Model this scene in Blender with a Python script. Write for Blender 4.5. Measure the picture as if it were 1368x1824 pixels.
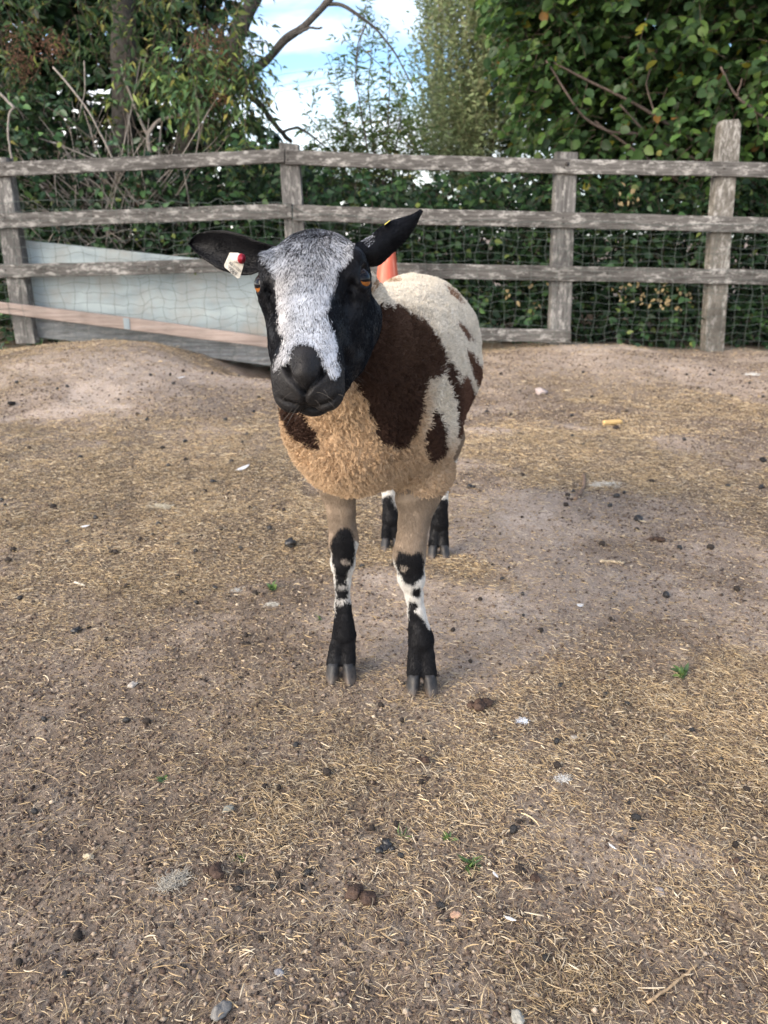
import bpy, math, random
import numpy as np
from mathutils import Vector, Matrix

for _o in list(bpy.data.objects):
    bpy.data.objects.remove(_o)
SC = bpy.context.scene
COL = SC.collection
rng = np.random.default_rng(7)
random.seed(7)

# ---------------------------------------------------------------- camera, world, sun, exposure
F = 1400.0            # focal length in pixels of the 1368 x 1824 photograph
PITCH = math.radians(19.36)
CAMZ = 0.78
cam_d = bpy.data.cameras.new('camera')
cam = bpy.data.objects.new('camera', cam_d)
COL.objects.link(cam)
cam.location = (0, 0, CAMZ)
cam.rotation_euler = (math.pi / 2 - PITCH, 0, 0)
cam_d.sensor_fit = 'VERTICAL'
cam_d.sensor_height = 24.0
cam_d.lens = F / 1824 * 24.0
cam_d.clip_start = 0.02
cam_d.clip_end = 5000
cam_d.dof.use_dof = True
cam_d.dof.focus_distance = 1.02
cam_d.dof.aperture_fstop = 5.6
SC.camera = cam

world = bpy.data.worlds.new('World')
SC.world = world
world.use_nodes = True
SUN_EL = math.radians(24)
SUN_AZ = math.radians(232)      # compass-like: 0 = +Y, 90 = +X ; light comes from behind-left
def build_world():
    nt = world.node_tree
    for n in list(nt.nodes):
        nt.nodes.remove(n)
    N = nt.nodes.new
    L = nt.links.new
    out = N('ShaderNodeOutputWorld')
    bg = N('ShaderNodeBackground')
    sky = N('ShaderNodeTexSky')
    sky.sky_type = 'NISHITA'
    sky.sun_disc = False
    sky.sun_elevation = SUN_EL
    sky.sun_rotation = SUN_AZ
    sky.air_density = 1.0
    sky.dust_density = 0.6
    sky.ozone_density = 1.6
    tc = N('ShaderNodeTexCoord')
    mp = N('ShaderNodeMapping')
    mp.inputs['Scale'].default_value = (1.0, 1.0, 2.6)
    mp.inputs['Location'].default_value = (0.35, 0.2, 0.1)
    L(tc.outputs['Generated'], mp.inputs['Vector'])
    no = N('ShaderNodeTexNoise')
    no.inputs['Scale'].default_value = 3.2
    no.inputs['Detail'].default_value = 7
    no.inputs['Roughness'].default_value = 0.55
    no.inputs['Distortion'].default_value = 0.5
    L(mp.outputs['Vector'], no.inputs['Vector'])
    rp = N('ShaderNodeValToRGB')
    rp.color_ramp.elements[0].position = 0.47
    rp.color_ramp.elements[1].position = 0.70
    L(no.outputs['Fac'], rp.inputs['Fac'])
    # more cloud near the horizon
    sep = N('ShaderNodeSeparateXYZ')
    L(tc.outputs['Generated'], sep.inputs[0])
    mr = N('ShaderNodeMapRange')
    mr.inputs['From Min'].default_value = 0.06
    mr.inputs['From Max'].default_value = 0.17
    mr.inputs['To Min'].default_value = 0.75
    mr.inputs['To Max'].default_value = 0.0
    L(sep.outputs['Z'], mr.inputs['Value'])
    mx = N('ShaderNodeMath'); mx.operation = 'ADD'; mx.use_clamp = True
    L(rp.outputs['Color'], mx.inputs[0]); L(mr.outputs['Result'], mx.inputs[1])
    ml = N('ShaderNodeMath'); ml.operation = 'MULTIPLY'
    ml.inputs[1].default_value = 0.66
    L(mx.outputs[0], ml.inputs[0])
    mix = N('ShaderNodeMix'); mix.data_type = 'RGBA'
    # unseen cloud glow, warmer round the sun behind-left, added to light the scene
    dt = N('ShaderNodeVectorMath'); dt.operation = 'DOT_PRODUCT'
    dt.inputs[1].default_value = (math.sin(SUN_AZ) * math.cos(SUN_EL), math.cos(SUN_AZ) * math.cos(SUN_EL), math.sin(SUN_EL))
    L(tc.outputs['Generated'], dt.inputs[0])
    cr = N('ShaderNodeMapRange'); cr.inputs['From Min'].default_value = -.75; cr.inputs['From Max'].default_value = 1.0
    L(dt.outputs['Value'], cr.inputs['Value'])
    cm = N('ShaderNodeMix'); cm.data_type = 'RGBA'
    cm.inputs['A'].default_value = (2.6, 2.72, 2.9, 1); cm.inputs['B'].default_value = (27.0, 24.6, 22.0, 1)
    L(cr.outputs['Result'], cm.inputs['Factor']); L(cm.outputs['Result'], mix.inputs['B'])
    sk = N('ShaderNodeMix'); sk.data_type = 'RGBA'; sk.blend_type = 'MULTIPLY'
    sk.inputs['Factor'].default_value = 1.0
    sk.inputs['B'].default_value = (.62, .71, .80, 1)
    L(sky.outputs['Color'], sk.inputs['A'])
    L(sk.outputs['Result'], mix.inputs['A'])
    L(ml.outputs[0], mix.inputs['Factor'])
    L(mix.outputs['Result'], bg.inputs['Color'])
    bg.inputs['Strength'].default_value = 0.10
    L(bg.outputs[0], out.inputs[0])
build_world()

sun_d = bpy.data.lights.new('sun', 'SUN')
sun_d.energy = 1.3
sun_d.angle = math.radians(38)
sun_d.color = (1.0, 0.83, 0.64)
sun = bpy.data.objects.new('sun', sun_d)
COL.objects.link(sun)
_sd = Vector((math.sin(SUN_AZ) * math.cos(SUN_EL), math.cos(SUN_AZ) * math.cos(SUN_EL), math.sin(SUN_EL)))
sun.rotation_euler = _sd.to_track_quat('Z', 'Y').to_euler()
SC.view_settings.view_transform = 'Standard'
SC.view_settings.look = 'None'
SC.view_settings.exposure = 1.95
SC.view_settings.gamma = 1.0
SC.cycles.max_bounces = 6
SC.cycles.diffuse_bounces = 3
SC.cycles.transparent_max_bounces = 8

# ---------------------------------------------------------------- pixel <-> world
_cp, _sp = math.cos(PITCH), math.sin(PITCH)
def P(px, py, Y):
    """point of the photograph's ray at world distance Y"""
    px = np.asarray(px, float); py = np.asarray(py, float); Y = np.asarray(Y, float)
    dx = (px - 684) / F; dy = (912 - py) / F
    diry = _cp + dy * _sp
    dirz = -_sp + dy * _cp
    t = Y / diry
    return np.stack(np.broadcast_arrays(t * dx, Y, CAMZ + t * dirz), -1)
def proj(p):
    p = np.asarray(p, float)
    y = p[..., 1]; z = p[..., 2] - CAMZ
    dep = y * _cp - z * _sp
    up = y * _sp + z * _cp
    return 684 + F * p[..., 0] / dep, 912 - F * up / dep
def G0(px, py):
    """flat ground hit"""
    dx = (px - 684) / F; dy = (912 - py) / F
    t = -CAMZ / (-_sp + dy * _cp)
    return t * dx, t * (_cp + dy * _sp)

# ---------------------------------------------------------------- noise
def _hash(ix, iy, iz, seed):
    h = (ix.astype(np.int64) * 374761393 + iy.astype(np.int64) * 668265263 + iz.astype(np.int64) * 2147483647 + seed * 1274126177) & 0xFFFFFFFF
    h = ((h ^ (h >> 13)) * 1274126177) & 0xFFFFFFFF
    h = ((h ^ (h >> 16)) * 2246822519) & 0xFFFFFFFF
    return ((h ^ (h >> 15)) & 0xFFFFFF).astype(np.float32) / 0xFFFFFF
def vnoise(p, seed=0):
    """value noise in 0..1 for an (n,3) or (n,2) array"""
    p = np.asarray(p, float)
    if p.shape[-1] == 2:
        p = np.concatenate([p, np.zeros(p.shape[:-1] + (1,))], -1)
    i = np.floor(p).astype(np.int64); f = p - i
    f = f * f * (3 - 2 * f)
    r = 0
    for a in (0, 1):
        wa = f[..., 0] if a else 1 - f[..., 0]
        for b in (0, 1):
            wb = f[..., 1] if b else 1 - f[..., 1]
            for c in (0, 1):
                wc = f[..., 2] if c else 1 - f[..., 2]
                r = r + wa * wb * wc * _hash(i[..., 0] + a, i[..., 1] + b, i[..., 2] + c, seed)
    return r
def fbm(p, oct=4, seed=0):
    p = np.asarray(p, float)
    r = 0; a = 1; s = 0
    for o in range(oct):
        r = r + a * vnoise(p * (2.03 ** o) + 17.3 * o, seed + o); s += a; a *= 0.5
    return r / s
def sstep(a, b, x):
    t = np.clip((x - a) / (b - a), 0, 1)
    return t * t * (3 - 2 * t)
def in_poly(x, y, poly):
    x = np.asarray(x); y = np.asarray(y)
    r = np.zeros(x.shape, bool)
    n = len(poly)
    j = n - 1
    for i in range(n):
        xi, yi = poly[i]; xj, yj = poly[j]
        if yi != yj:
            c = ((yi > y) != (yj > y)) & (x < (xj - xi) * (y - yi) / (yj - yi) + xi)
            r ^= c
        j = i
    return r
def unit(v):
    v = np.asarray(v, float)
    return v / np.maximum(np.linalg.norm(v, axis=-1, keepdims=True), 1e-9)

# ---------------------------------------------------------------- object helpers
def tag(o, label=None, cat=None, group=None, kind=None):
    if label: o['label'] = label
    if cat: o['category'] = cat
    if group: o['group'] = group
    if kind: o['kind'] = kind
    return o
def empty(name, loc=(0, 0, 0), rz=0.0):
    o = bpy.data.objects.new(name, None)
    o.empty_display_size = 0.05
    o.location = loc; o.rotation_euler = (0, 0, rz)
    COL.objects.link(o)
    return o
def mesh_np(name, V, faces, mat=None, parent=None, col=None, smooth=True, colattr='col', mats=None, mi=None, uv=None):
    """faces: list of (n,k) int arrays; V (n,3). Fast numpy mesh."""
    me = bpy.data.meshes.new(name)
    V = np.asarray(V, np.float32)
    if parent is not None:
        pl = np.array(parent.matrix_basis.inverted()) if parent.parent is None else np.array((parent.parent.matrix_basis @ parent.matrix_basis).inverted())
        V = V @ pl[:3, :3].T.astype(np.float32) + pl[:3, 3].astype(np.float32)
    if isinstance(faces, np.ndarray): faces = [faces]
    faces = [np.asarray(f, np.int32) for f in faces if len(f)]
    loops = np.concatenate([f.ravel() for f in faces])
    tot = np.concatenate([np.full(len(f), f.shape[1], np.int32) for f in faces])
    start = np.concatenate([[0], np.cumsum(tot)[:-1]]).astype(np.int32)
    me.vertices.add(len(V)); me.vertices.foreach_set('co', V.ravel())
    me.loops.add(len(loops)); me.loops.foreach_set('vertex_index', loops)
    me.polygons.add(len(tot)); me.polygons.foreach_set('loop_start', start)
    if mi is not None: me.polygons.foreach_set('material_index', np.asarray(mi, np.int32))
    me.update(calc_edges=True)
    me.validate(verbose=False)
    if smooth: me.polygons.foreach_set('use_smooth', np.ones(len(me.polygons), bool))
    else: me.polygons.foreach_set('use_smooth', np.zeros(len(me.polygons), bool))
    if col is not None:
        a = me.attributes.new(colattr, 'FLOAT_COLOR', 'POINT')
        c = np.ones((len(V), 4), np.float32); c[:, :3] = col
        a.data.foreach_set('color', c.ravel())
    for m in (mats or ([mat] if mat else [])): me.materials.append(m)
    o = bpy.data.objects.new(name, me)
    COL.objects.link(o)
    if parent is not None: o.parent = parent
    return o
def curves_np(name, pts, radii, col, mat, parent=None):
    """pts (n,k,3), radii (n,k), col (n,3): one hair-curves object"""
    n, k, _ = pts.shape
    hc = bpy.data.hair_curves.new(name)
    hc.add_curves([k] * n)
    pts = np.asarray(pts, np.float32)
    if parent is not None:
        pl = np.array(parent.matrix_basis.inverted()).astype(np.float32)
        pts = pts @ pl[:3, :3].T + pl[:3, 3]
    hc.attributes['position'].data.foreach_set('vector', pts.reshape(-1))
    if 'radius' not in hc.attributes: hc.attributes.new('radius', 'FLOAT', 'POINT')
    hc.attributes['radius'].data.foreach_set('value', np.asarray(radii, np.float32).reshape(-1))
    a = hc.attributes.new('col', 'FLOAT_COLOR', 'CURVE')
    c = np.ones((n, 4), np.float32); c[:, :3] = col
    a.data.foreach_set('color', c.ravel())
    hc.materials.append(mat)
    o = bpy.data.objects.new(name, hc)
    COL.objects.link(o)
    if parent is not None: o.parent = parent
    return o
class MB:
    """collects shapes into one mesh"""
    def __init__(s): s.V = []; s.F = {}; s.n = 0; s.C = []
    def add(s, V, faces, col=None):
        V = np.asarray(V, float).reshape(-1, 3)
        for f in (faces if isinstance(faces, list) else [faces]):
            f = np.asarray(f, int)
            s.F.setdefault(f.shape[1], []).append(f + s.n)
        s.V.append(V); s.n += len(V)
        s.C.append(np.broadcast_to(np.asarray(col if col is not None else (1, 1, 1), float), (len(V), 3)))
    def tube(s, pts, rad, seg=8, cap=True, col=None, squash=None):
        pts = np.asarray(pts, float); n = len(pts)
        rad = np.broadcast_to(np.asarray(rad, float), (n,))
        t = unit(np.gradient(pts, axis=0))
        ref = np.array([0, 0, 1.0]) if abs(t[0][2]) < 0.9 else np.array([1.0, 0, 0])
        u = unit(np.cross(t, ref)); v = np.cross(t, u)
        a = np.arange(seg) / seg * 2 * math.pi
        V = pts[:, None] + rad[:, None, None] * (np.cos(a)[None, :, None] * u[:, None] + np.sin(a)[None, :, None] * v[:, None])
        V = V.reshape(-1, 3)
        i = np.arange(n - 1)[:, None] * seg; j = np.arange(seg)[None]; j2 = (j + 1) % seg
        q = np.stack([i + j, i + j2, i + seg + j2, i + seg + j], -1).reshape(-1, 4)
        fs = [q]
        if cap:
            c0 = len(V); V = np.concatenate([V, pts[:1], pts[-1:]])
            jj = np.arange(seg); k = (jj + 1) % seg
            fs.append(np.stack([np.full(seg, c0), k, jj], -1))
            b = (n - 1) * seg
            fs.append(np.stack([np.full(seg, c0 + 1), b + jj, b + k], -1))
        s.add(V, fs, col)
    def build(s, name, mat, parent=None, smooth=True, **k):
        V = np.concatenate(s.V); C = np.concatenate(s.C)
        return mesh_np(name, V, [np.concatenate(f) for f in s.F.values()], mat, parent, col=C, smooth=smooth, **k)

# ---------------------------------------------------------------- materials
def new_mat(name):
    m = bpy.data.materials.new(name); m.use_nodes = True
    return m, m.node_tree, m.node_tree.nodes['Principled BSDF']
def mat_attr(name, rough=0.8, spec=0.3, sheen=0.0, transl=0.0, mult=None, noise=None, bump=None, coat=0.0):
    """colour from the 'col' attribute; optional value noise (scale, lo, hi) and bump (scale, dist)"""
    m, nt, b = new_mat(name)
    N = nt.nodes.new; L = nt.links.new
    at = N('ShaderNodeAttribute'); at.attribute_name = 'col'
    src = at.outputs['Color']
    if noise:
        tc = N('ShaderNodeTexCoord')
        n = N('ShaderNodeTexNoise'); n.inputs['Scale'].default_value = noise[0]; n.inputs['Detail'].default_value = 4
        L(tc.outputs['Object'], n.inputs['Vector'])
        mr = N('ShaderNodeMapRange'); mr.inputs['From Min'].default_value = 0.3; mr.inputs['From Max'].default_value = 0.7
        mr.inputs['To Min'].default_value = noise[1]; mr.inputs['To Max'].default_value = noise[2]
        L(n.outputs['Fac'], mr.inputs['Value'])
        mx = N('ShaderNodeMix'); mx.data_type = 'RGBA'; mx.blend_type = 'MULTIPLY'; mx.inputs['Factor'].default_value = 1
        cb = N('ShaderNodeCombineColor')
        for k in range(3): L(mr.outputs['Result'], cb.inputs[k])
        L(src, mx.inputs['A']); L(cb.outputs[0], mx.inputs['B'])
        src = mx.outputs['Result']
    L(src, b.inputs['Base Color'])
    b.inputs['Roughness'].default_value = rough
    b.inputs['Specular IOR Level'].default_value = spec
    b.inputs['Sheen Weight'].default_value = sheen
    b.inputs['Coat Weight'].default_value = coat
    if bump:
        tc = N('ShaderNodeTexCoord')
        n = N('ShaderNodeTexNoise'); n.inputs['Scale'].default_value = bump[0]; n.inputs['Detail'].default_value = 5
        L(tc.outputs['Object'], n.inputs['Vector'])
        bp = N('ShaderNodeBump'); bp.inputs['Distance'].default_value = bump[1]; bp.inputs['Strength'].default_value = 1.0
        L(n.outputs['Fac'], bp.inputs['Height']); L(bp.outputs[0], b.inputs['Normal'])
    if transl > 0:
        out = nt.nodes['Material Output']
        t = N('ShaderNodeBsdfTranslucent'); L(src, t.inputs['Color'])
        ms = N('ShaderNodeMixShader'); ms.inputs[0].default_value = transl
        L(b.outputs[0], ms.inputs[1]); L(t.outputs[0], ms.inputs[2]); L(ms.outputs[0], out.inputs['Surface'])
    return m
def mat_plain(name, c, rough=0.6, spec=0.4, coat=0.0, metal=0.0):
    m, nt, b = new_mat(name)
    b.inputs['Base Color'].default_value = (*c, 1); b.inputs['Roughness'].default_value = rough
    b.inputs['Specular IOR Level'].default_value = spec; b.inputs['Coat Weight'].default_value = coat
    b.inputs['Metallic'].default_value = metal
    return m
# ================================================================ SHEEP
def surface_nets(Fv, xs, ys, zs):
    S = Fv < 0
    nx, ny, nz = Fv.shape
    cnt = np.zeros((nx - 1, ny - 1, nz - 1), np.uint8)
    for a in (0, 1):
        for b in (0, 1):
            for c in (0, 1):
                cnt += S[a:nx - 1 + a, b:ny - 1 + b, c:nz - 1 + c]
    act = (cnt > 0) & (cnt < 8)
    I, J, K = np.nonzero(act)
    idx = np.full(act.shape, -1, np.int32); idx[I, J, K] = np.arange(len(I))
    acc = np.zeros((len(I), 3)); num = np.zeros(len(I))
    corners = [(a, b, c) for a in (0, 1) for b in (0, 1) for c in (0, 1)]
    for c0 in corners:
        for ax in range(3):
            if c0[ax]: continue
            c1 = list(c0); c1[ax] = 1
            f0 = Fv[I + c0[0], J + c0[1], K + c0[2]]; f1 = Fv[I + c1[0], J + c1[1], K + c1[2]]
            m = (f0 < 0) != (f1 < 0)
            t = np.where(m, f0 / np.where(m, f0 - f1, 1), 0)
            p0 = np.stack([xs[I + c0[0]], ys[J + c0[1]], zs[K + c0[2]]], -1)
            p1 = np.stack([xs[I + c1[0]], ys[J + c1[1]], zs[K + c1[2]]], -1)
            acc += np.where(m[:, None], p0 + (p1 - p0) * t[:, None], 0); num += m
    V = acc / num[:, None]
    Q = []
    A = S[:-1, 1:-1, 1:-1] != S[1:, 1:-1, 1:-1]; i, j, k = np.nonzero(A); j = j + 1; k = k + 1
    q = np.stack([idx[i, j - 1, k - 1], idx[i, j, k - 1], idx[i, j, k], idx[i, j - 1, k]], -1)
    fl = S[i, j, k]; q[~fl] = q[~fl][:, ::-1]; Q.append(q)
    A = S[1:-1, :-1, 1:-1] != S[1:-1, 1:, 1:-1]; i, j, k = np.nonzero(A); i = i + 1; k = k + 1
    q = np.stack([idx[i - 1, j, k - 1], idx[i - 1, j, k], idx[i, j, k], idx[i, j, k - 1]], -1)
    fl = S[i, j, k]; q[~fl] = q[~fl][:, ::-1]; Q.append(q)
    A = S[1:-1, 1:-1, :-1] != S[1:-1, 1:-1, 1:]; i, j, k = np.nonzero(A); i = i + 1; j = j + 1
    q = np.stack([idx[i - 1, j - 1, k], idx[i, j - 1, k], idx[i, j, k], idx[i - 1, j, k]], -1)
    fl = S[i, j, k]; q[~fl] = q[~fl][:, ::-1]; Q.append(q)
    return V, np.concatenate(Q)

class SDF:
    def __init__(s, xs, ys, zs):
        s.ax = [np.asarray(a, float) for a in (xs, ys, zs)]
        s.F = np.full([len(a) for a in s.ax], 0.2, np.float32)
    def _box(s, lo, hi):
        sl = [slice(max(0, np.searchsorted(a, l) - 1), np.searchsorted(a, h) + 1) for a, l, h in zip(s.ax, lo, hi)]
        X = s.ax[0][sl[0]][:, None, None]; Y = s.ax[1][sl[1]][None, :, None]; Z = s.ax[2][sl[2]][None, None, :]
        return tuple(sl), X, Y, Z
    def _apply(s, sl, d, k, sub):
        A = s.F[sl]
        if sub:
            d = -d
            h = np.maximum(k - np.abs(A - d), 0) / k
            s.F[sl] = np.maximum(A, d) + h * h * k * 0.25
        else:
            h = np.maximum(k - np.abs(A - d), 0) / k
            s.F[sl] = np.minimum(A, d) - h * h * k * 0.25
    def cap(s, a, b, ra, rb, k=0.02, sub=False):
        a = np.asarray(a, float); b = np.asarray(b, float)
        r = max(ra, rb) + k + 0.02
        sl, X, Y, Z = s._box(np.minimum(a, b) - r, np.maximum(a, b) + r)
        ba = b - a; L2 = (ba ** 2).sum() + 1e-12
        t = np.clip(((X - a[0]) * ba[0] + (Y - a[1]) * ba[1] + (Z - a[2]) * ba[2]) / L2, 0, 1)
        d = np.sqrt((X - a[0] - t * ba[0]) ** 2 + (Y - a[1] - t * ba[1]) ** 2 + (Z - a[2] - t * ba[2]) ** 2) - (ra + (rb - ra) * t)
        s._apply(sl, d.astype(np.float32), k, sub)
    def chain(s, pts, rs, k=0.01, sub=False):
        for i in range(len(pts) - 1): s.cap(pts[i], pts[i + 1], rs[i], rs[i + 1], k, sub)
    def ell(s, c, r, R=None, k=0.03, sub=False):
        """R rows = axes of the ellipsoid"""
        c = np.asarray(c, float); r = np.asarray(r, float)
        R = np.eye(3) if R is None else np.asarray(R, float)
        m = r.max() + k + 0.02
        sl, X, Y, Z = s._box(c - m, c + m)
        x, y, z = X - c[0], Y - c[1], Z - c[2]
        q = [(x * R[i, 0] + y * R[i, 1] + z * R[i, 2]) for i in range(3)]
        k0 = np.sqrt(sum((q[i] / r[i]) ** 2 for i in range(3)))
        k1 = np.sqrt(sum((q[i] / r[i] ** 2) ** 2 for i in range(3))) + 1e-9
        d = k0 * (k0 - 1) / k1
        s._apply(sl, d.astype(np.float32), k, sub)

def sample_grid(Fv, axs, Pn):
    """trilinear sample"""
    out = []
    ids = []; fr = []
    for d in range(3):
        a = axs[d]; i = np.clip(np.searchsorted(a, Pn[:, d]) - 1, 0, len(a) - 2)
        ids.append(i); fr.append(np.clip((Pn[:, d] - a[i]) / (a[i + 1] - a[i]), 0, 1))
    r = 0
    for a in (0, 1):
        for b in (0, 1):
            for c in (0, 1):
                w = (fr[0] if a else 1 - fr[0]) * (fr[1] if b else 1 - fr[1]) * (fr[2] if c else 1 - fr[2])
                r = r + w * Fv[ids[0] + a, ids[1] + b, ids[2] + c]
    return r

# head frame
YAW = math.radians(6.0); ROLL = math.radians(3.5); HP = math.radians(43)
_a = np.array([0, -math.cos(HP), -math.sin(HP)]); _u = np.array([0, -math.sin(HP), math.cos(HP)]); _s = np.array([1.0, 0, 0])
def _rz(v, t):
    return np.array([v[0] * math.cos(t) - v[1] * math.sin(t), v[0] * math.sin(t) + v[1] * math.cos(t), v[2]])
HA, HU, HS = (_rz(v, -YAW) for v in (_a, _u, _s))
def _rot(v, ax, t):
    return v * math.cos(t) + np.cross(ax, v) * math.sin(t) + ax * ax.dot(v) * (1 - math.cos(t))
_view = np.array([0, -1.0, 0.1]); _view /= np.linalg.norm(_view)
HA, HU, HS = (_rot(v, _view, ROLL) for v in (HA, HU, HS))
HO = P(558, 501, 0.955)
HR = np.array([HS, HA, HU])          # rows: side, along nose, up
def H(s, a, u): return HO + s * HS + a * HA + u * HU

# body frame: t back along the spine, l to the viewer's right, z up
B0 = np.array([-0.022, 1.25, 0.0]); BD = unit(np.array([0.15, 1.0, 0.0])); BL = np.array([BD[1], -BD[0], 0])
def B(t, l, z): return B0 + t * BD + l * BL + np.array([0, 0, z])
BR = np.array([BL, BD, [0, 0, 1.0]])  # rows: lateral, along, up

LEG = {
 'fl': dict(Y=1.31, pts=[(608, 1172), (613, 1128), (611, 1078), (610, 1035), (611, 1003), (612, 962), (607, 905), (598, 835)],
            r=[.017, .0215, .0132, .0132, .0200, .0240, .0238, .046], dy=[-.012, 0, .004, .004, -.002, -.002, .012, .03]),
 'fr': dict(Y=1.27, pts=[(751, 1190), (750, 1140), (742, 1090), (738, 1062), (733, 1030), (729, 988), (738, 925), (752, 845)],
            r=[.018, .0230, .0142, .0140, .0215, .0262, .0255, .050], dy=[-.012, 0, .004, .004, -.002, -.002, .012, .03]),
 'rl': dict(Y=1.95, pts=[(697, 950), (696, 925), (692, 893), (692, 865), (698, 835), (700, 800)],
            r=[.018, .0225, .0155, .018, .028, .05], dy=[-.012, 0, .02, .05, .06, .0]),
 'rr': dict(Y=1.90, pts=[(781, 963), (783, 932), (786, 895), (788, 862), (790, 828), (788, 780)],
            r=[.018, .0225, .0155, .018, .028, .055], dy=[-.012, 0, .02, .05, .06, .0]),
}
def build_sheep():
    def axis(segs):
        out = [segs[0][0]]
        for lo, hi, st in segs:
            n = max(1, int(round((hi - lo) / st))); out += list(lo + (hi - lo) * (np.arange(n) + 1) / n)
        return np.array(out)
    xs = axis([(-.23, -.17, .004), (-.17, .02, .0023), (.02, .30, .004)])
    ys = axis([(.76, 1.06, .0023), (1.06, 1.40, .0035), (1.40, 2.08, .006)])
    zs = axis([(.025, .30, .0032), (.30, .56, .0045), (.56, .83, .0023)])
    body = SDF(xs, ys, zs); head = SDF(xs, ys, zs); leg = SDF(xs, ys, zs)
    # ---- trunk and neck (wool)
    body.ell(B(.17, 0, .528), (.142, .25, .158), BR, k=.05)
    body.ell(B(.42, 0.002, .512), (.150, .32, .182), BR, k=.06)
    body.ell(B(.66, -.002, .535), (.158, .20, .165), BR, k=.06)
    body.ell(B(.82, 0, .52), (.07, .05, .09), BR, k=.06)
    body.ell(B(.0, -.026, .476), (.108, .125, .106), BR, k=.05)          # brisket
    body.ell(B(.05, -.098, .53), (.058, .12, .112), BR, k=.04)          # shoulders
    body.ell(B(.08, .088, .53), (.058, .14, .125), BR, k=.04)
    body.chain([B(.05, .074, .46), B(.05, .068, .385)], [.056, .034], k=.04)
    nb = [B(.17, .01, .570), B(.03, .005, .580), H(0.006, -.045, -.118), H(0.004, -.018, -.070)]
    body.chain(nb, [.115, .098, .062, .048], k=.05)
    body.chain([B(.02, -.01, .52), H(0.0, -.03, -.10)], [.105, .062], k=.04)   # throat
    body.chain([B(.62, -.078, .47), B(.64, -.075, .36)], [.088, .052], k=.04)
    body.chain([B(.60, .072, .47), B(.62, .072, .36)], [.088, .052], k=.04)
    # ---- legs
    toes = {}
    for key, Lg in LEG.items():
        pts = [P(x, y, Lg['Y'] + d) for (x, y), d in zip(Lg['pts'], Lg['dy'])]
        rs = Lg['r']
        leg.chain(pts[1:], rs[1:], k=.009)
        c = P(Lg['pts'][0][0], Lg['pts'][0][1], Lg['Y'] + Lg['dy'][0])
        f = pts[1]
        for sgn in (-1, 1):
            e = np.array([c[0] + sgn * .0125, Lg['Y'] - .020, .030])
            m = np.array([f[0] * .4 + c[0] * .6 + sgn * .0105, Lg['Y'] - .008, .5 * (f[2] + .030)])
            leg.chain([f + np.array([sgn * .005, 0, -.006]), m, e], [.0172, .0130, .0142], k=.004)
        # dew claws
        for sgn in (-1, 1):
            leg.cap(f + np.array([sgn * .012, .012, -.006]), f + np.array([sgn * .013, .022, -.014]), .007, .0045, k=.004)
        toes[key] = c
        if key[0] == 'f':   # knee: bony front bump and tendon at the back
            kn = pts[5]; 
            leg.ell(kn + np.array([0, -.007, -.004]), (rs[5] * .92, .018, .030), k=.008)
    # ---- head
    h = head
    h.ell(H(0, -.024, -.014), (.056, .054, .041), HR, k=.02)             # cranium
    h.ell(H(0, -.004, .006), (.052, .055, .034), HR, k=.02)              # forehead
    h.chain([H(0, .01, .000), H(0, .06, -.002), H(0, .105, -.006)], [.040, .034, .026], k=.016)   # nasal bridge
    h.ell(H(0, .085, -.012), (.034, .075, .031), HR, k=.02)
    for sg in (-1, 1):
        h.ell(H(sg * .048, -.004, -.002), (.019, .028, .023), HR, k=.014)       # orbit
        h.chain([H(sg * .046, -.026, .014), H(sg * .052, -.012, .020), H(sg * .046, .010, .018)], [.0085, .0075, .006], k=.012)   # brow
        h.chain([H(sg * .052, .016, -.014), H(sg * .036, .075, -.028)], [.011, .007], k=.018)      # cheek ridge
        h.ell(H(sg * .036, .030, -.056), (.027, .056, .038), HR, k=.02)         # cheek
        h.chain([H(sg * .040, -.016, -.082), H(sg * .022, .10, -.058)], [.027, .018], k=.02)       # jaw
    h.chain([H(0, .02, -.06), H(0, .10, -.050)], [.035, .026], k=.02)
    h.ell(H(0, .118, -.018), (.033, .040, .031), HR, k=.016)             # muzzle root
    # upper lips: two lobes; nose pad; chin
    for sg in (-1, 1):
        h.ell(H(sg * .0190, .136, -.0255), (.0215, .026, .0245), HR, k=.008)
        h.ell(H(sg * .0255, .118, -.010), (.013, .022, .017), HR, k=.012)
    h.ell(H(0, .117, .003), (.0195, .034, .0185), HR, k=.005)            # nose dome
    h.ell(H(0, .139, -.002), (.0180, .0150, .0160), HR, k=.010)
    h.chain([H(0, .080, -.060), H(0, .124, -.057)], [.024, .0205], k=.010)
    h.ell(H(0, .130, -.0545), (.0225, .021, .0125), HR, k=.006)          # lower lip
    # carvings
    for sg in (-1, 1):
        h.cap(H(sg * .0662, .003, .008), H(sg * .0662, .008, .008), .0118, .0118, k=.004, sub=True)      # socket
        h.chain([H(sg * .0500, .022, .012), H(sg * .0445, .042, .006)], [.0034, .0030], k=.008, sub=True)   # tear groove
    # lids
    for sg in (-1, 1):
        ang = np.linspace(0, 2 * math.pi, 13)
        EO = unit(sg * HS * .86 + HU * .50); EU = unit(HU - EO * (HU @ EO))
        ring = [H(sg * .0606, .0055, .0085) + .0126 * (math.cos(t) * 1.10 * HA + math.sin(t) * .84 * EU) - EO * (.0035 * abs(math.cos(t))) for t in ang]
        h.chain(ring, [.0027] * 13, k=.003)
    A = np.minimum(body.F, leg.F) - (np.maximum(.03 - np.abs(body.F - leg.F), 0) / .03) ** 2 * .03 * .25
    kk = .022
    T = np.minimum(A, head.F) - (np.maximum(kk - np.abs(A - head.F), 0) / kk) ** 2 * kk * .25
    V, Q = surface_nets(T, xs, ys, zs)
    axs = (xs, ys, zs)
    e = .002
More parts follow.
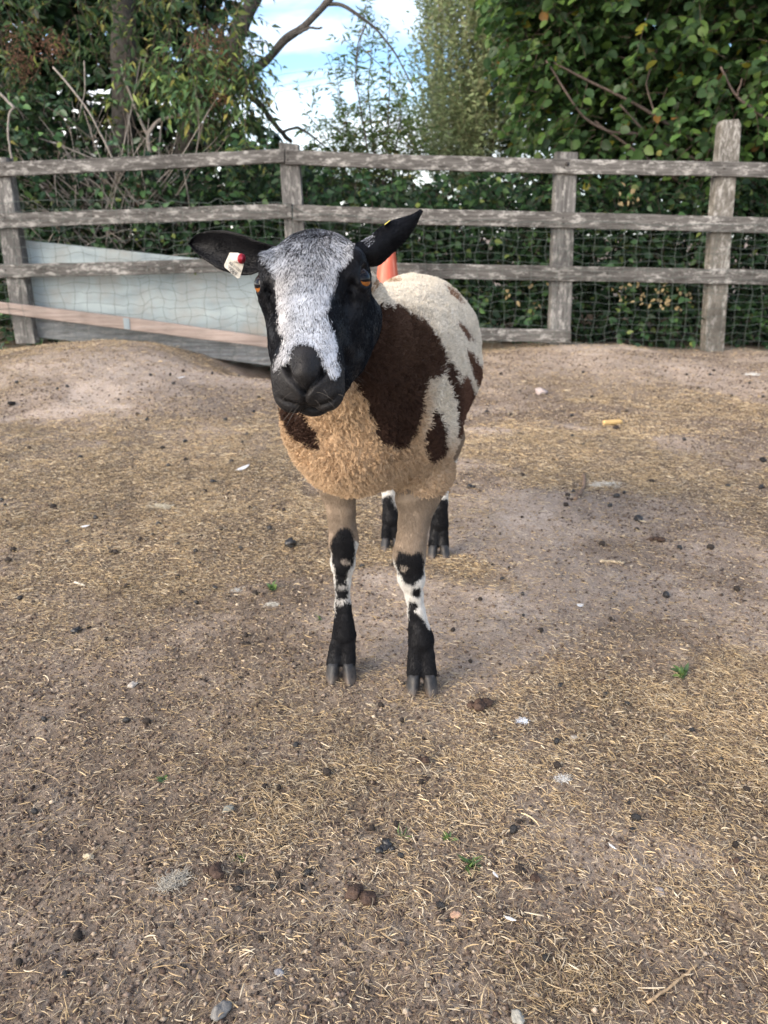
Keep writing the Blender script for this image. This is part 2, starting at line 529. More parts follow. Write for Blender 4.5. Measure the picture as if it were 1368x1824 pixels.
    def nrm(pn):
        g = np.stack([sample_grid(T, axs, pn + d) - sample_grid(T, axs, pn - d) for d in (np.array([e, 0, 0]), np.array([0, e, 0]), np.array([0, 0, e]))], -1)
        return unit(g)
    NV = nrm(V)
    db, dh, dl = (sample_grid(g.F, axs, V) for g in (body, head, leg))
    # region weights
    wool = (db < dh - .003 + .006 * (fbm(V * 60, 2, 3) - .5)) & (db < dl + .034) & (V[:, 2] > .372 + .02 * (fbm(V * 30, 2, 4) - .5))
    regh = (~wool) & (dh < dl)
    reg = np.where(wool, 0, np.where(regh, 1, 2))          # 0 wool 1 head 2 leg
    # soft fleece relief
    W = sstep(-.002, .010, np.minimum(dh, dl + .004) - db)
    relief = (fbm(V * 22, 3, 11) - .5) * .013 + (fbm(V * 75, 2, 12) - .5) * .006
    # neck folds of the fleece
    V = V + NV * (W * (relief - .0075))[:, None]
    # sculpting strokes: (pixel path, width px, depth m), applied along the surface normal of what faces the front
    def stroke(path, wd, dep, ends=None):
        path = np.asarray(path, float)
        x, y = proj(V)
        fr = (NV @ HU + NV @ HA) > -.25
        m = (~wool) & fr & (x > path[:, 0].min() - 4 * wd) & (x < path[:, 0].max() + 4 * wd) & (y > path[:, 1].min() - 4 * wd) & (y < path[:, 1].max() + 4 * wd)
        q = np.stack([x[m], y[m]], -1); best = np.full(len(q), 1e9); tb = np.zeros(len(q))
        ns = len(path) - 1
        for a_ in range(ns):
            ab = path[a_ + 1] - path[a_]; t = np.clip(((q - path[a_]) @ ab) / (ab @ ab + 1e-9), 0, 1)
            d_ = np.linalg.norm(q - path[a_] - t[:, None] * ab, axis=1)
            u_ = d_ < best; best = np.where(u_, d_, best); tb = np.where(u_, (a_ + t) / ns, tb)
        dd_ = np.interp(tb, np.linspace(0, 1, len(dep)), dep) if np.ndim(dep) else dep
        V[m] -= (HU * .6 + HA * .55 + NV[m] * .5) * (dd_ * np.exp(-(best / wd) ** 2))[:, None]
    stroke([(544, 640), (544, 660)], 21, -.0056)
    for pth in ([(508, 652), (511, 660), (515, 671), (524, 681), (533, 690), (541, 699)], [(577, 656), (575, 664), (570, 672), (561, 681), (552, 690), (544, 699)]):
        stroke(pth, 4.6, [.0085, .0125, .0085, .0065, .0060, .0065])
    stroke([(542, 699), (541, 724)], 3.6, .0042)
    stroke([(496, 708), (510, 717), (527, 722), (541, 724), (562, 726), (588, 718), (603, 704)], 4.2, [.001, .0035, .0045, .0045, .0045, .0035, .001])
    stroke([(482, 522), (479, 538), (485, 556)], 4.5, .0030); stroke([(622, 522), (627, 542)], 4.5, .0025)
    stroke([(600, 545), (640, 620)], 14, .0022); stroke([(478, 560), (495, 620)], 9, .0015)
    return V, Q, NV, reg, W

def ear_mesh(up, lo, Yb, Yt, cup, thick=.0022, nt=26, nv=13, roll=0.0):
    """ear from two photographed edges, set at real distances Yb..Yt, cupped by `cup` metres"""
    def res(pl, n):
        pl = np.asarray(pl, float); d = np.concatenate([[0], np.cumsum(np.linalg.norm(np.diff(pl, axis=0), axis=1))]); d /= d[-1]
        t = np.linspace(0, 1, n); r = np.stack([np.interp(t, d, pl[:, i]) for i in (0, 1)], -1)
        for _ in range(1): r[1:-1] = (r[:-2] + 2 * r[1:-1] + r[2:]) / 4
        return r
    U = res(up, nt); Lw = res(lo, nt)
    t = np.linspace(0, 1, nt)
    v = np.linspace(0, 1, nv)
    px = U[:, None, 0] * (1 - v[None, :]) + Lw[:, None, 0] * v[None, :]
    py = U[:, None, 1] * (1 - v[None, :]) + Lw[:, None, 1] * v[None, :]
    w = np.sin(math.pi * np.clip(t, 0, 1) ** .8) ** .5
    Yv = (Yb + (Yt - Yb) * t)[:, None] + cup * (1 - (2 * v - 1) ** 2)[None, :] * (.35 + .65 * (1 - t))[:, None] + roll * (2 * v - 1)[None, :] * (1 - t)[:, None]
    M = P(px, py, Yv)
    gu = np.gradient(M, axis=0); gv = np.gradient(M, axis=1)
    n = unit(np.cross(gu, gv))
    n = np.where(np.isfinite(n), n, 0)
    th = thick * (1 - .75 * (2 * v - 1) ** 4)[None, :, None] * (1 - .6 * t)[:, None, None]
    A = (M + n * th).reshape(-1, 3); Bk = (M - n * th).reshape(-1, 3)
    i = np.arange(nt - 1)[:, None] * nv; j = np.arange(nv - 1)[None]
    q = np.stack([i + j, i + j + 1, i + nv + j + 1, i + nv + j], -1).reshape(-1, 4)
    o = nt * nv
    Q = [q, (q + o)[:, ::-1]]
    for jj in (0, nv - 1):
        a = np.arange(nt - 1) * nv + jj
        s = np.stack([a, a + nv, a + nv + o, a + o], -1); Q.append(s if jj == 0 else s[:, ::-1])
    for ii in (0, nt - 1):
        a = ii * nv + np.arange(nv - 1)
        s = np.stack([a, a + 1, a + 1 + o, a + o], -1); Q.append(s[:, ::-1] if ii == 0 else s)
    V = np.concatenate([A, Bk]); N = np.concatenate([n.reshape(-1, 3), -n.reshape(-1, 3)])
    return V, np.concatenate(Q), N

# ---- coat pattern, traced in the photograph's coordinates and carried onto the coat
def C2(*p): return [(460 + x * .32164, 460 + y * .32164) for x, y in p]
def C1(*p): return [(320 + x * .33626, 360 + y * .33626) for x, y in p]
def C3(*p): return [(540 + x * .23024, 840 + y * .23026) for x, y in p]
PATCH = [
 C2((560, 200), (660, 265), (760, 272), (800, 295), (860, 310), (940, 370), (1000, 470), (1040, 560), (1020, 640), (960, 660), (935, 700), (915, 760), (900, 860), (880, 960), (850, 1010), (790, 1050), (720, 1030), (660, 985), (640, 900), (600, 790), (540, 700), (490, 630), (430, 560), (400, 300)),
 C2((100, 800), (260, 860), (320, 950), (350, 1060), (300, 1050), (230, 1020), (180, 980), (150, 900)),
 C2((965, 825), (1010, 880), (1038, 980), (1030, 1080), (980, 1130), (935, 1110), (925, 1040), (915, 990), (950, 910)),
 C2((1040, 570), (1085, 615), (1105, 700), (1120, 650), (1165, 670), (1195, 740), (1215, 845), (1250, 790), (1300, 800), (1300, 900), (1220, 960), (1165, 1040), (1125, 1030), (1155, 955), (1095, 1010), (1095, 900), (1070, 720), (1030, 640)),
 C2((1130, 490), (1185, 535), (1240, 620), (1300, 760), (1250, 765), (1205, 690), (1150, 580)),
 C2((1085, 362), (1140, 385), (1200, 465), (1170, 455), (1115, 405)),
 C2((1040, 150), (1100, 200), (1140, 270), (1105, 245), (1060, 195)),
]
PATCH_TAN = [C2((600, 165), (650, 130), (720, 108), (800, 118), (790, 132), (720, 132), (660, 155), (620, 185))]
BLAZE = C1((430, 262), (455, 200), (500, 120), (600, 70), (720, 50), (830, 80), (890, 150), (915, 215), (905, 275), (880, 320), (835, 370), (825, 440), (800, 520), (775, 590), (800, 660), (825, 740), (838, 850), (855, 900), (812, 935), (765, 890), (748, 820), (715, 770), (665, 742), (620, 750), (590, 785), (570, 845), (545, 855), (500, 895), (515, 840), (550, 760), (560, 710), (525, 670), (532, 590), (515, 500), (510, 400), (480, 340), (440, 300))
EARTUFT = C1((940, 180), (1030, 160), (1030, 215), (985, 250), (975, 215), (900, 205))
BLK = [
 C3((330, 425), (370, 450), (395, 540), (402, 640), (385, 720), (345, 780), (335, 860), (352, 900), (345, 960), (372, 1000), (400, 1060), (450, 1160), (460, 1300), (430, 1900), (150, 1900), (200, 1400), (240, 1200), (244, 1080), (250, 960), (248, 800), (225, 700), (215, 560), (260, 450)),
 C3((740, 600), (850, 640), (910, 610), (945, 700), (930, 800), (880, 850), (850, 885), (780, 860), (740, 790), (715, 700)),
 C3((850, 900), (905, 900), (910, 960), (880, 975), (830, 960)),
 C3((812, 1000), (880, 1010), (890, 1050), (860, 1080), (905, 1110), (950, 1180), (1060, 1400), (1060, 1900), (780, 1900), (800, 1300), (812, 1100)),
 C3((1070, 60), (1110, 70), (1105, 160), (1070, 150)),
 C3((1040, 205), (1110, 205), (1160, 420), (1150, 700), (940, 700), (960, 420), (1000, 330)),
 C3((610, 200), (680, 180), (700, 240), (760, 380), (760, 640), (590, 640), (590, 380)),
]
WHT = [
 C3((375, 520), (440, 540), (430, 700), (400, 800), (388, 1030), (350, 985), (345, 900), (335, 800), (395, 740)),
 C3((250, 990), (400, 985), (400, 1020), (330, 1010), (250, 1030)),
 C3((700, 820), (1000, 780), (960, 1160), (900, 1100), (870, 1060), (860, 1000), (790, 980), (780, 900)),
 C3((960, 180), (1040, 60), (1140, 0), (1140, 200), (1050, 195), (1030, 270), (960, 440)),
 C3((590, 180), (625, 180), (605, 400), (590, 400)),
]
WSPOT = [(C3((325, 690))[0], (9, 6)), (C3((785, 750))[0], (6, 7))]

def coat(pt, reg, N, jit=0.0, r=None):
    """surface colour of the coat; jit = per-hair pixel jitter"""
    n = len(pt)
    px, py = proj(pt)
    w = (fbm(pt * 55, 3, 21) - .5) * 22; w2 = (fbm(pt * 55, 3, 31) - .5) * 22
    if r is None: r = np.random.default_rng(1)
    jit = np.where(reg == 1, jit * 2.6, jit)
    q = px + w * .55 + r.normal(0, 1, n) * jit; s = py + w2 * .55 + r.normal(0, 1, n) * jit
    c = np.empty((n, 3))
    # --- fleece
    tt = (pt - B0) @ BD
    front = sstep(.22, .03, tt) * sstep(.70, .52, pt[:, 2])
    front = front * (1 - .85 * sstep(.075, .125, (pt - B0) @ BL) * sstep(.04, .14, tt))
    cf = .95 * sstep(730, 785, px + w) * sstep(850, 745, py + w2)
    front = front * (1 - cf)
    low = (1 - cf) * sstep(.46, .36, pt[:, 2])
    cream = np.array([.70, .64, .54]); tan = np.array([.50, .355, .225]); tand = np.array([.38, .285, .20])
    m = fbm(pt * 9, 3, 41)
    a = np.clip(front * 1.25 + low * .5 * sstep(.4, .2, tt) + .25 * (m - .5), 0, 1)[:, None]
    fl = cream * (1 - a) + tan * a
    side = sstep(.05, .13, (pt - B0) @ BL) * front
    fl = fl * (1 - .45 * side[:, None]) + tand * 1.15 * .45 * side[:, None]
    # light dusting of dark tips near brown patches handled by jitter
    br = np.zeros(n, bool)
    for k, pl in enumerate(PATCH):
        br |= in_poly(q, s, pl)
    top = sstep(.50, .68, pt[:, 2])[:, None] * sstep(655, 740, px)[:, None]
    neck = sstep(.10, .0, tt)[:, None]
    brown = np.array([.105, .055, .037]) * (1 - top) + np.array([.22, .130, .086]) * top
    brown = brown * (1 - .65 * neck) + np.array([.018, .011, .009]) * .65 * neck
    tp = np.zeros(n, bool)
    for pl in PATCH_TAN: tp |= in_poly(q, s, pl)
    fl = np.where(tp[:, None], np.array([.40, .27, .17]), fl)
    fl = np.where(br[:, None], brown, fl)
    fl = fl * (.86 + .28 * fbm(pt * 130, 2, 51)[:, None])
    # --- head
    hd = np.tile(np.array([.0034, .0036, .0052]), (n, 1))
    mz = sstep(.104, .124, (pt - HO) @ HA)[:, None]
    hd = hd * (1 - mz) + np.array([.0165, .0155, .0160]) * (.7 + .6 * fbm(pt * 120, 2, 63))[:, None] * mz
    bl = in_poly(q, s, BLAZE) & (N @ HU > -.35) | in_poly(q, s, EARTUFT)
    la = (pt - HO) @ HA
    pr = np.where(la < -.03, .58, np.where(la < .0, .42, np.where(la < .05, .27, .15))) + .25 * (fbm(pt * 90, 2, 61) - .5)
    pr = np.where(np.abs((pt - HO) @ HS) < .024, pr + .13 * (la < .03) + .03, pr)
    dark = r.random(n) < pr
    wh = np.where(dark[:, None], np.array([.03, .03, .035]), np.array([.50, .52, .56]) * (1 + .25 * sstep(.02, .09, la))[:, None])
    warm_light = sstep(.0, -.03, (pt - HO) @ HS)[:, None] * sstep(.0, .03, la)[:, None] * .5  # warm sunlight on the left of the blaze, put into the coat colour
    wh = wh * (1 - warm_light) + wh * np.array([1.0, .88, .75]) * warm_light
    hd = np.where(bl[:, None], wh, hd)
    # --- legs
    lt = np.tile(np.array([.235, .182, .135]), (n, 1)) * (.75 + .5 * fbm(pt * 40, 2, 71)[:, None])
    wz = sstep(.262, .238, pt[:, 2] + .02 * (fbm(pt * 80, 2, 72) - .5))[:, None]
    lt = lt * (1 - wz) + np.array([.62, .60, .56]) * wz
    lw = np.zeros(n, bool)
    for k_, pl in enumerate(WHT): lw |= in_poly(q, s, pl) & ((pt[:, 1] > 1.6) if k_ in (3, 4) else (pt[:, 1] < 1.6))
    kneez = sstep(990, 950, py)
    lt = np.where(lw[:, None], np.array([.62, .60, .56]), lt)
    bx = px + w * .22 + r.normal(0, 1, n) * (jit * .8 + .8); by = py + w2 * .22 + r.normal(0, 1, n) * (jit * .8 + .8)
    lb = np.zeros(n, bool); rear = pt[:, 1] > 1.6
    for k_, pl in enumerate(BLK): lb |= in_poly(bx, by, pl) & (rear if k_ in (4, 5, 6) else ~rear)
    lb |= (~rear) & (pt[:, 2] + .02 * (fbm(pt * 70, 2, 73) - .5) < .112)
    lb |= rear & (pt[:, 2] + .02 * (fbm(pt * 70, 2, 73) - .5) < .10)
    lt = np.where(lb[:, None], np.array([.011, .011, .0125]), lt)
    bnd = (in_poly(bx, by, C3((255, 985), (410, 980), (410, 1015), (330, 1012), (290, 1035), (255, 1020))) | in_poly(bx, by, C3((265, 880), (300, 875), (350, 885), (350, 905), (270, 900)))) & (~rear) & (r.random(n) < .75)
    lt = np.where(bnd[:, None], np.array([.50, .48, .45]), lt)
    for (cx, cy), (rx, ry) in WSPOT:
        sp = ((q - cx) / rx) ** 2 + ((s - cy) / ry) ** 2 < 1
        lt = np.where((sp & (r.random(n) < .6))[:, None], np.array([.42, .36, .30]), lt)
    return np.where((reg == 0)[:, None], fl, np.where((reg == 1)[:, None], hd, lt))

sheep = empty('sheep', (0.02, 1.45, 0.0))
tag(sheep, 'spotted sheep with black face, white blaze and brown patched fleece facing the viewer', 'sheep')
SV, SQ, SN, SREG, SW = build_sheep()
nb_ = len(SV)
# ears (one continuous body mesh with them)
E1 = ear_mesh([(530, 452), (490, 438), (462, 431), (430, 417), (402, 410), (370, 411), (350, 417), (340, 425), (337, 433)],
              [(530, 474), (487, 474), (465, 482), (445, 491), (420, 488), (392, 481), (362, 461), (345, 447), (337, 436)], .985, 1.02, .016)
E2 = ear_mesh([(590, 450), (630, 436), (655, 424), (680, 402), (700, 392), (722, 386), (738, 381), (748, 374)],
              [(590, 468), (630, 466), (658, 476), (676, 474), (700, 450), (722, 430), (740, 404), (752, 378)], .985, 1.03, -.014, roll=.006)
Vs = [SV]; Qs = [SQ]; Ns = [SN]; off = len(SV)
for (v, q, n) in (E1, E2):
    Vs.append(v); Qs.append(q + off); Ns.append(n); off += len(v)
BV = np.concatenate(Vs); BQ = np.concatenate(Qs); BN = np.concatenate(Ns)
BREG = np.concatenate([SREG, np.full(len(E1[0]) + len(E2[0]), 3)])
regc = np.where(BREG == 3, 1, BREG)
bc = coat(BV, regc, BN)
bc[nb_:] = (.0010, .0012, .0024)
# solid skin tint under the mixed blaze hair
def mat_skin():
    m, nt, b = new_mat('sheep_skin')
    N = nt.nodes.new; L = nt.links.new
    at = N('ShaderNodeAttribute'); at.attribute_name = 'col'
    L(at.outputs['Color'], b.inputs['Base Color'])
    b.inputs['Roughness'].default_value = .52
    b.inputs['Specular IOR Level'].default_value = .20
    b.inputs['Sheen Weight'].default_value = .0
    b.inputs['Sheen Roughness'].default_value = .5
    tc = N('ShaderNodeTexCoord')
    n = N('ShaderNodeTexNoise'); n.inputs['Scale'].default_value = 420; n.inputs['Detail'].default_value = 3
    n2 = N('ShaderNodeTexNoise'); n2.inputs['Scale'].default_value = 70; n2.inputs['Detail'].default_value = 3
    L(tc.outputs['Object'], n.inputs['Vector']); L(tc.outputs['Object'], n2.inputs['Vector'])
    ad = N('ShaderNodeMath'); ad.operation = 'MULTIPLY_ADD'; ad.inputs[1].default_value = 2.0
    L(n2.outputs['Fac'], ad.inputs[0]); L(n.outputs['Fac'], ad.inputs[2])
    bp = N('ShaderNodeBump'); bp.inputs['Distance'].default_value = .0011; bp.inputs['Strength'].default_value = .7
    L(ad.outputs[0], bp.inputs['Height']); L(bp.outputs[0], b.inputs['Normal'])
    return m
M_SKIN = mat_skin()
body_o = mesh_np('body', BV, BQ, M_SKIN, sheep, col=bc)

# ---- hair
def mat_hair(name, rough, spec):
    m, nt, b = new_mat(name)
    at = nt.nodes.new('ShaderNodeAttribute'); at.attribute_name = 'col'
    nt.links.new(at.outputs['Color'], b.inputs['Base Color'])
    b.inputs['Roughness'].default_value = rough
    b.inputs['Specular IOR Level'].default_value = spec
    return m
M_WOOL = mat_hair('wool_fibre', .85, .12)
M_FUR = mat_hair('short_fur', .6, .09)
CAMP = np.array([0, 0, CAMZ])
def scatter_on(V, Q, vals, weight, n, r):
    a, b, c, d = (V[Q[:, i]] for i in range(4))
    ar = .5 * np.linalg.norm(np.cross(c - a, d - b), axis=1) * weight
    cs = np.cumsum(ar); f = np.searchsorted(cs, r.random(n) * cs[-1]); f = np.minimum(f, len(Q) - 1)
    u = r.random((n, 1)); v = r.random((n, 1))
    w = [(1 - u) * (1 - v), u * (1 - v), u * v, (1 - u) * v]
    ps = sum(w[i] * V[Q[f, i]] for i in range(4))
    out = [sum(w[i] * X[Q[f, i]] for i in range(4)) if X.ndim == 2 else X[Q[f, 0]] for X in vals]
    return ps, out
def grow():
    r = np.random.default_rng(5)
    qreg = BREG[BQ[:, 0]]
    cen = BV[BQ].mean(1); qn = unit(BN[BQ].mean(1))
    facing = (qn * unit(CAMP - cen)).sum(1)
    vis = np.where(facing > -.15, 1.0, .22)
    # wool
    Q = BQ[qreg == 0]; vw = vis[qreg == 0]
    n = WOOL_N
    p, (N,) = scatter_on(BV, Q, [BN], vw, n, r)
    N = unit(N)
    lock = np.stack([fbm(p * 95 + 7, 2, 81), fbm(p * 95 + 31, 2, 82), fbm(p * 95 + 57, 2, 83)], -1) - .5
    big = np.stack([fbm(p * 24 + 7, 2, 84), fbm(p * 24 + 31, 2, 85), fbm(p * 24 + 57, 2, 86)], -1) - .5
    d = unit(N * 1.0 + lock * 2.6 + big * 1.6 + r.normal(0, .26, (n, 3)))
    px, py = proj(p)
    L = (.0085 + .004 * r.random(n)) * (.75 + .6 * fbm(p * 30, 2, 87))
    k = 5
    t = np.linspace(0, 1, k)
    cell = .0050
    wp = p + (np.stack([fbm(p * 120 + 3, 2, 88), fbm(p * 120 + 41, 2, 89), fbm(p * 120 + 77, 2, 90)], -1) - .5) * .006
    g = np.floor(wp / cell)
    jt = np.stack([_hash(g[:, 0], g[:, 1], g[:, 2], 5 + q_) for q_ in range(3)], -1)
    cc = (g + .25 + .5 * jt) * cell
    cc = cc - ((cc - p) * N).sum(1, keepdims=True) * N
    hsh = np.stack([_hash(g[:, 0], g[:, 1], g[:, 2], 15 + q_) for q_ in range(3)], -1) - .5
    d = unit(N + big * 1.5 + hsh * 1.1 + r.normal(0, .16, (n, 3)))
    L = (.0062 + .0025 * r.random(n)) * (.8 + .4 * fbm(p * 30, 2, 87)) * (.75 + .5 * _hash(g[:, 0], g[:, 1], g[:, 2], 33))
    L = L * np.where((p - B0) @ BD > .22, .72, 1.0)
    e1 = unit(np.cross(d, r.normal(0, 1, (n, 3)))); e2 = np.cross(d, e1)
    ph = hsh[:, 0] * 12; tw = 4 + 4 * r.random(n)
    A = .0007
    pull = (cc - p) * .80
    pts = p[:, None] - N[:, None] * .001 + d[:, None] * (L[:, None] * t)[..., None] + pull[:, None] * (t ** 1.3)[None, :, None] \
        + A * (np.cos(ph[:, None] + tw[:, None] * t)[..., None] * e1[:, None] + np.sin(ph[:, None] + tw[:, None] * t)[..., None] * e2[:, None]) * t[None, :, None]
    rad = np.linspace(.00042, .00016, k)[None].repeat(n, 0)
    c = coat(p, np.zeros(n, int), N, 1.6, r)
    c *= (.80 + .40 * r.random(n))[:, None]
    curves_np('wool', pts, rad, np.clip(c, 0, 1), M_WOOL, sheep)
    # face and leg fur
    Q = BQ[qreg != 0]; vw = vis[qreg != 0]; rq = qreg[qreg != 0]
    n = FUR_N
    cx_, cy_ = proj(BV[Q[:, 0]])
    vw = vw * np.where(rq == 1, np.where(in_poly(cx_, cy_, BLAZE), 4.0, 1.2), 1.3)
    p, (N, RG) = scatter_on(BV, Q, [BN, BREG], vw, n, r)
    N = unit(N)
    la = (p - HO) @ HA; ls = (p - HO) @ HS; lu = (p - HO) @ HU
    flow = np.tile(HA, (n, 1)) + np.sign(ls)[:, None] * HS * (.55 * sstep(.005, .035, np.abs(ls)))[:, None]
    crown = sstep(-.01, -.05, la)
    flow = flow + HU * crown[:, None] * .8
    flow[RG == 2] = (0, -.1, -1)
    eax = np.where((p[:, 0] < -.1)[:, None], unit(P(337, 432, 1.02) - P(465, 445, .985)), unit(P(750, 375, 1.03) - P(655, 450, .985)))
    flow = np.where((RG == 3)[:, None], eax, flow)
    px, py = proj(p)
    bare = (RG == 1) & ((la > .118) & ~in_poly(px, py, BLAZE))
    isb = (RG != 3) & in_poly(px, py, BLAZE) | in_poly(px, py, EARTUFT)
    T = unit(flow - (flow * N).sum(1, keepdims=True) * N)
    swirl = np.stack([fbm(p * 70, 2, 91), fbm(p * 70 + 9, 2, 92), fbm(p * 70 + 19, 2, 93)], -1) - .5
    lift = np.where(isb, .32, .14)
    lift = np.where(RG == 2, .28, lift)
    d = unit(T + N * lift[:, None] + swirl * .9 + r.normal(0, .15, (n, 3)))
    L = np.where(isb, .0050 + .0015 * sstep(.03, -.01, la) - .003 * sstep(-.02, -.05, la), .0030)
    L = np.where(RG == 2, .0042, L); L = np.where(bare, .0011, L); L = np.where(RG == 3, .0022, L)
    # keep the eyes clear
    for sg in (-1, 1):
        de = np.linalg.norm(p - H(sg * .060, .0055, .009), axis=1)
        L = np.where(de < .014, .0006, np.where(de < .02, np.minimum(L, .002), L))
    L = L * (.7 + .6 * r.random(n))
    k = 4; t = np.linspace(0, 1, k)
    bend = -N * .35
    pts = p[:, None] + d[:, None] * (L[:, None] * t)[..., None] + bend[:, None] * (L[:, None] * t ** 2 * .5)[..., None]
    rad = np.linspace(.00022, .00008, k)[None] * np.where(isb, .95, 1.0)[:, None]
    rc = np.where(RG == 3, 1, RG)
    c = coat(p, rc, N, 1.2, r)
    tuft = in_poly(px, py, EARTUFT)
    c[(RG == 3) & ~tuft] = (.0012, .0014, .0026)
    c *= (.8 + .4 * r.random(n))[:, None]
    curves_np('fur', pts, rad, np.clip(c, 0, 1), M_FUR, sheep)
def whiskers():
    r = np.random.default_rng(8)
    x, y = proj(BV); m = np.nonzero((BREG == 1) & (y > 655) & (y < 745) & ((BN @ HA) > .0) & (np.abs((BV - HO) @ HS) > .008))[0]
    i = r.choice(m, 46); k = 6; t = np.linspace(0, 1, k); L = r.uniform(.012, .030, 46)
    d = unit(BN[i] + HS * np.sign((BV[i] - HO) @ HS)[:, None] * .8 + r.normal(0, .25, (46, 3)))
    pts = BV[i][:, None] + d[:, None] * (L[:, None] * t)[..., None]; pts[..., 2] -= (L[:, None] * t ** 2 * .35)
    curves_np('whiskers', pts, np.linspace(.00016, .00006, k)[None].repeat(46, 0), np.tile([.10, .09, .08], (46, 1)), M_FUR, sheep)
WOOL_N = 420000; FUR_N = 420000
grow(); whiskers()

# ---- eyes
def eye_mat():
    m, nt, b = new_mat('amber_eye')
    N = nt.nodes.new; L = nt.links.new
    at = N('ShaderNodeAttribute'); at.attribute_name = 'col'
    L(at.outputs['Color'], b.inputs['Base Color'])
    b.inputs['Roughness'].default_value = .06; b.inputs['Specular IOR Level'].default_value = .18; b.inputs['Coat Weight'].default_value = .0; b.inputs['Coat Roughness'].default_value = .03
    return m
M_EYE = eye_mat()
def uv_ball(c, r, axes, nu=40, nv=28):
    a = np.linspace(0, math.pi, nv); b = np.arange(nu) / nu * 2 * math.pi
    X = np.sin(a)[:, None] * np.cos(b)[None]; Y = np.sin(a)[:, None] * np.sin(b)[None]; Z = np.cos(a)[:, None] + 0 * b[None]
    L = np.stack([X, Y, Z], -1).reshape(-1, 3)
    V = np.asarray(c) + (L * np.asarray(r)) @ np.asarray(axes)
    i = np.arange(nv - 1)[:, None] * nu; j = np.arange(nu)[None]; j2 = (j + 1) % nu
    q = np.stack([i + j, i + nu + j, i + nu + j2, i + j2], -1).reshape(-1, 4)
    return V, q, L
for sg in (-1, 1):
    out = unit(HS * sg * .80 + HU * .42 + HA * .34)      # gaze direction of the eye
    hor = unit(np.cross(out, np.array([0, 0, 1.0]))); ver = np.cross(hor, out)
    if ver[2] < 0: ver = -ver
    c = H(sg * .0545, .0055, .0045)
    V, q, L = uv_ball(c, (.0140, .0140, .0140), [hor, ver, out], 72, 56)
    x, y, z = L.T
    rr = np.sqrt(x * x + (y * 1.0) ** 2)
    iris = np.array([.27, .095, .022]) * (.7 + .5 * fbm(np.stack([np.arctan2(y, x) * 6, rr * 3, x * 0], -1), 2, 5))[:, None]
    iris = iris * (1 - .5 * sstep(.62, .86, rr))[:, None]
    colr = np.where((rr < .86)[:, None], iris, np.array([.02, .012, .01]))
    colr = np.where((((y - .14) / .42) ** 2 + (x / .74) ** 4 < 1)[:, None], np.array([.004, .004, .006]), colr)
    colr = np.where((y > .42)[:, None], np.array([.012, .008, .007]), colr)  # iris above the pupil darkened: lid and brow shade put into the colour
    colr = np.where((z < 0)[:, None], np.array([.02, .012, .01]), colr)
    mesh_np('eye', V, q, M_EYE, sheep, col=colr)

# ---- hooves
M_HOOF = mat_attr('hoof_horn', rough=.55, spec=.4, noise=(160, .7, 1.3), bump=(220, .0006))
for key, Lg in LEG.items():
    mb = MB()
    c = P(Lg['pts'][0][0], Lg['pts'][0][1], Lg['Y'] - .012)
    for sg in (-1, 1):
        rows = []
        for t in np.linspace(0, 1, 9):
            z = .040 * (1 - t) - .006
            hw = .0122 + .0018 * math.sin(t * 2.2); dl = .0160 + .0075 * t
            cx = c[0] + sg * (.0122 + .0042 * t); cy = Lg['Y'] - .020 - .014 * t
            an = np.arange(20) / 20 * 2 * math.pi
            ex = np.sign(np.cos(an)) * np.abs(np.cos(an)) ** .95 * hw
            ey = np.sin(an) * dl * np.where(np.sin(an) < 0, 1.12, .85)
            ex = ex * np.where(np.sin(an) < 0, 1 - .50 * np.abs(np.sin(an)) ** 2 * (.3 + .7 * t), 1)
            ex = np.where(sg * ex < 0, ex * .8, ex)
            rows.append(np.stack([cx + ex, cy + ey, np.full(20, z)], -1))
        V = np.concatenate(rows + [np.array([rows[0].mean(0)]), np.array([rows[-1].mean(0)])])
        i = np.arange(8)[:, None] * 20; j = np.arange(20)[None]; j2 = (j + 1) % 20
        q = np.stack([i + j, i + 20 + j, i + 20 + j2, i + j2], -1).reshape(-1, 4)
        jj = np.arange(20); k = (jj + 1) % 20
        tr = np.stack([np.full(20, 180), jj, k], -1); tb = np.stack([np.full(20, 181), 160 + k, 160 + jj], -1)
        band = np.repeat(np.linspace(0, 1, 9), 20)
        cc = np.concatenate([.016 + .014 * vnoise(np.stack([band * 9, band * 0, band * 0], -1), 3), [.04, .04]])[:, None] * np.array([.95, .97, 1.05])
        dirt = np.clip(sstep(.018, .002, V[:, 2]) * .8 + 1.2 * (fbm(V * 160, 2, 9) - .52), 0, 1)[:, None]
        mb.add(V, [q, tr, tb], cc * (1 - dirt) + np.array([.13, .10, .078]) * dirt)
    mb.build('hoof', M_HOOF, sheep)
# ================================================================ GROUND
def gh(x, y):
    """height of the ground"""
    x = np.asarray(x, float); y = np.asarray(y, float)
    p = np.stack([x, y], -1)
    far = sstep(1.9, 3.2, y)
    z = (fbm(p * 1.1 + 5, 3, 101) - .5) * .10 * far
    z = z + .17 * np.exp(-((x + 1.75) / .95) ** 2 - ((y - 4.6) / 1.1) ** 2)          # left bank
    z = z + .10 * np.exp(-((x - 1.35) / .9) ** 2 - ((y - 5.1) / .8) ** 2)            # right bank
    z = z - .29 * np.exp(-((x + .70) / .50) ** 2 - ((y - 5.45) / .62) ** 2)            # dip by the panel
    z = z - .06 * np.exp(-((x - .9) / 3.5) ** 2 - ((y - 4.0) / .8) ** 2) 
    z = z + .03 * np.exp(-((x - .45) / .30) ** 2 - ((y - 2.25) / .16) ** 2)
    z = z + (fbm(p * 4 + 2, 3, 102) - .5) * .022 * (.25 + .75 * sstep(1.6, 2.6, y) + .5 * sstep(.5, .9, np.abs(x)))
    return z
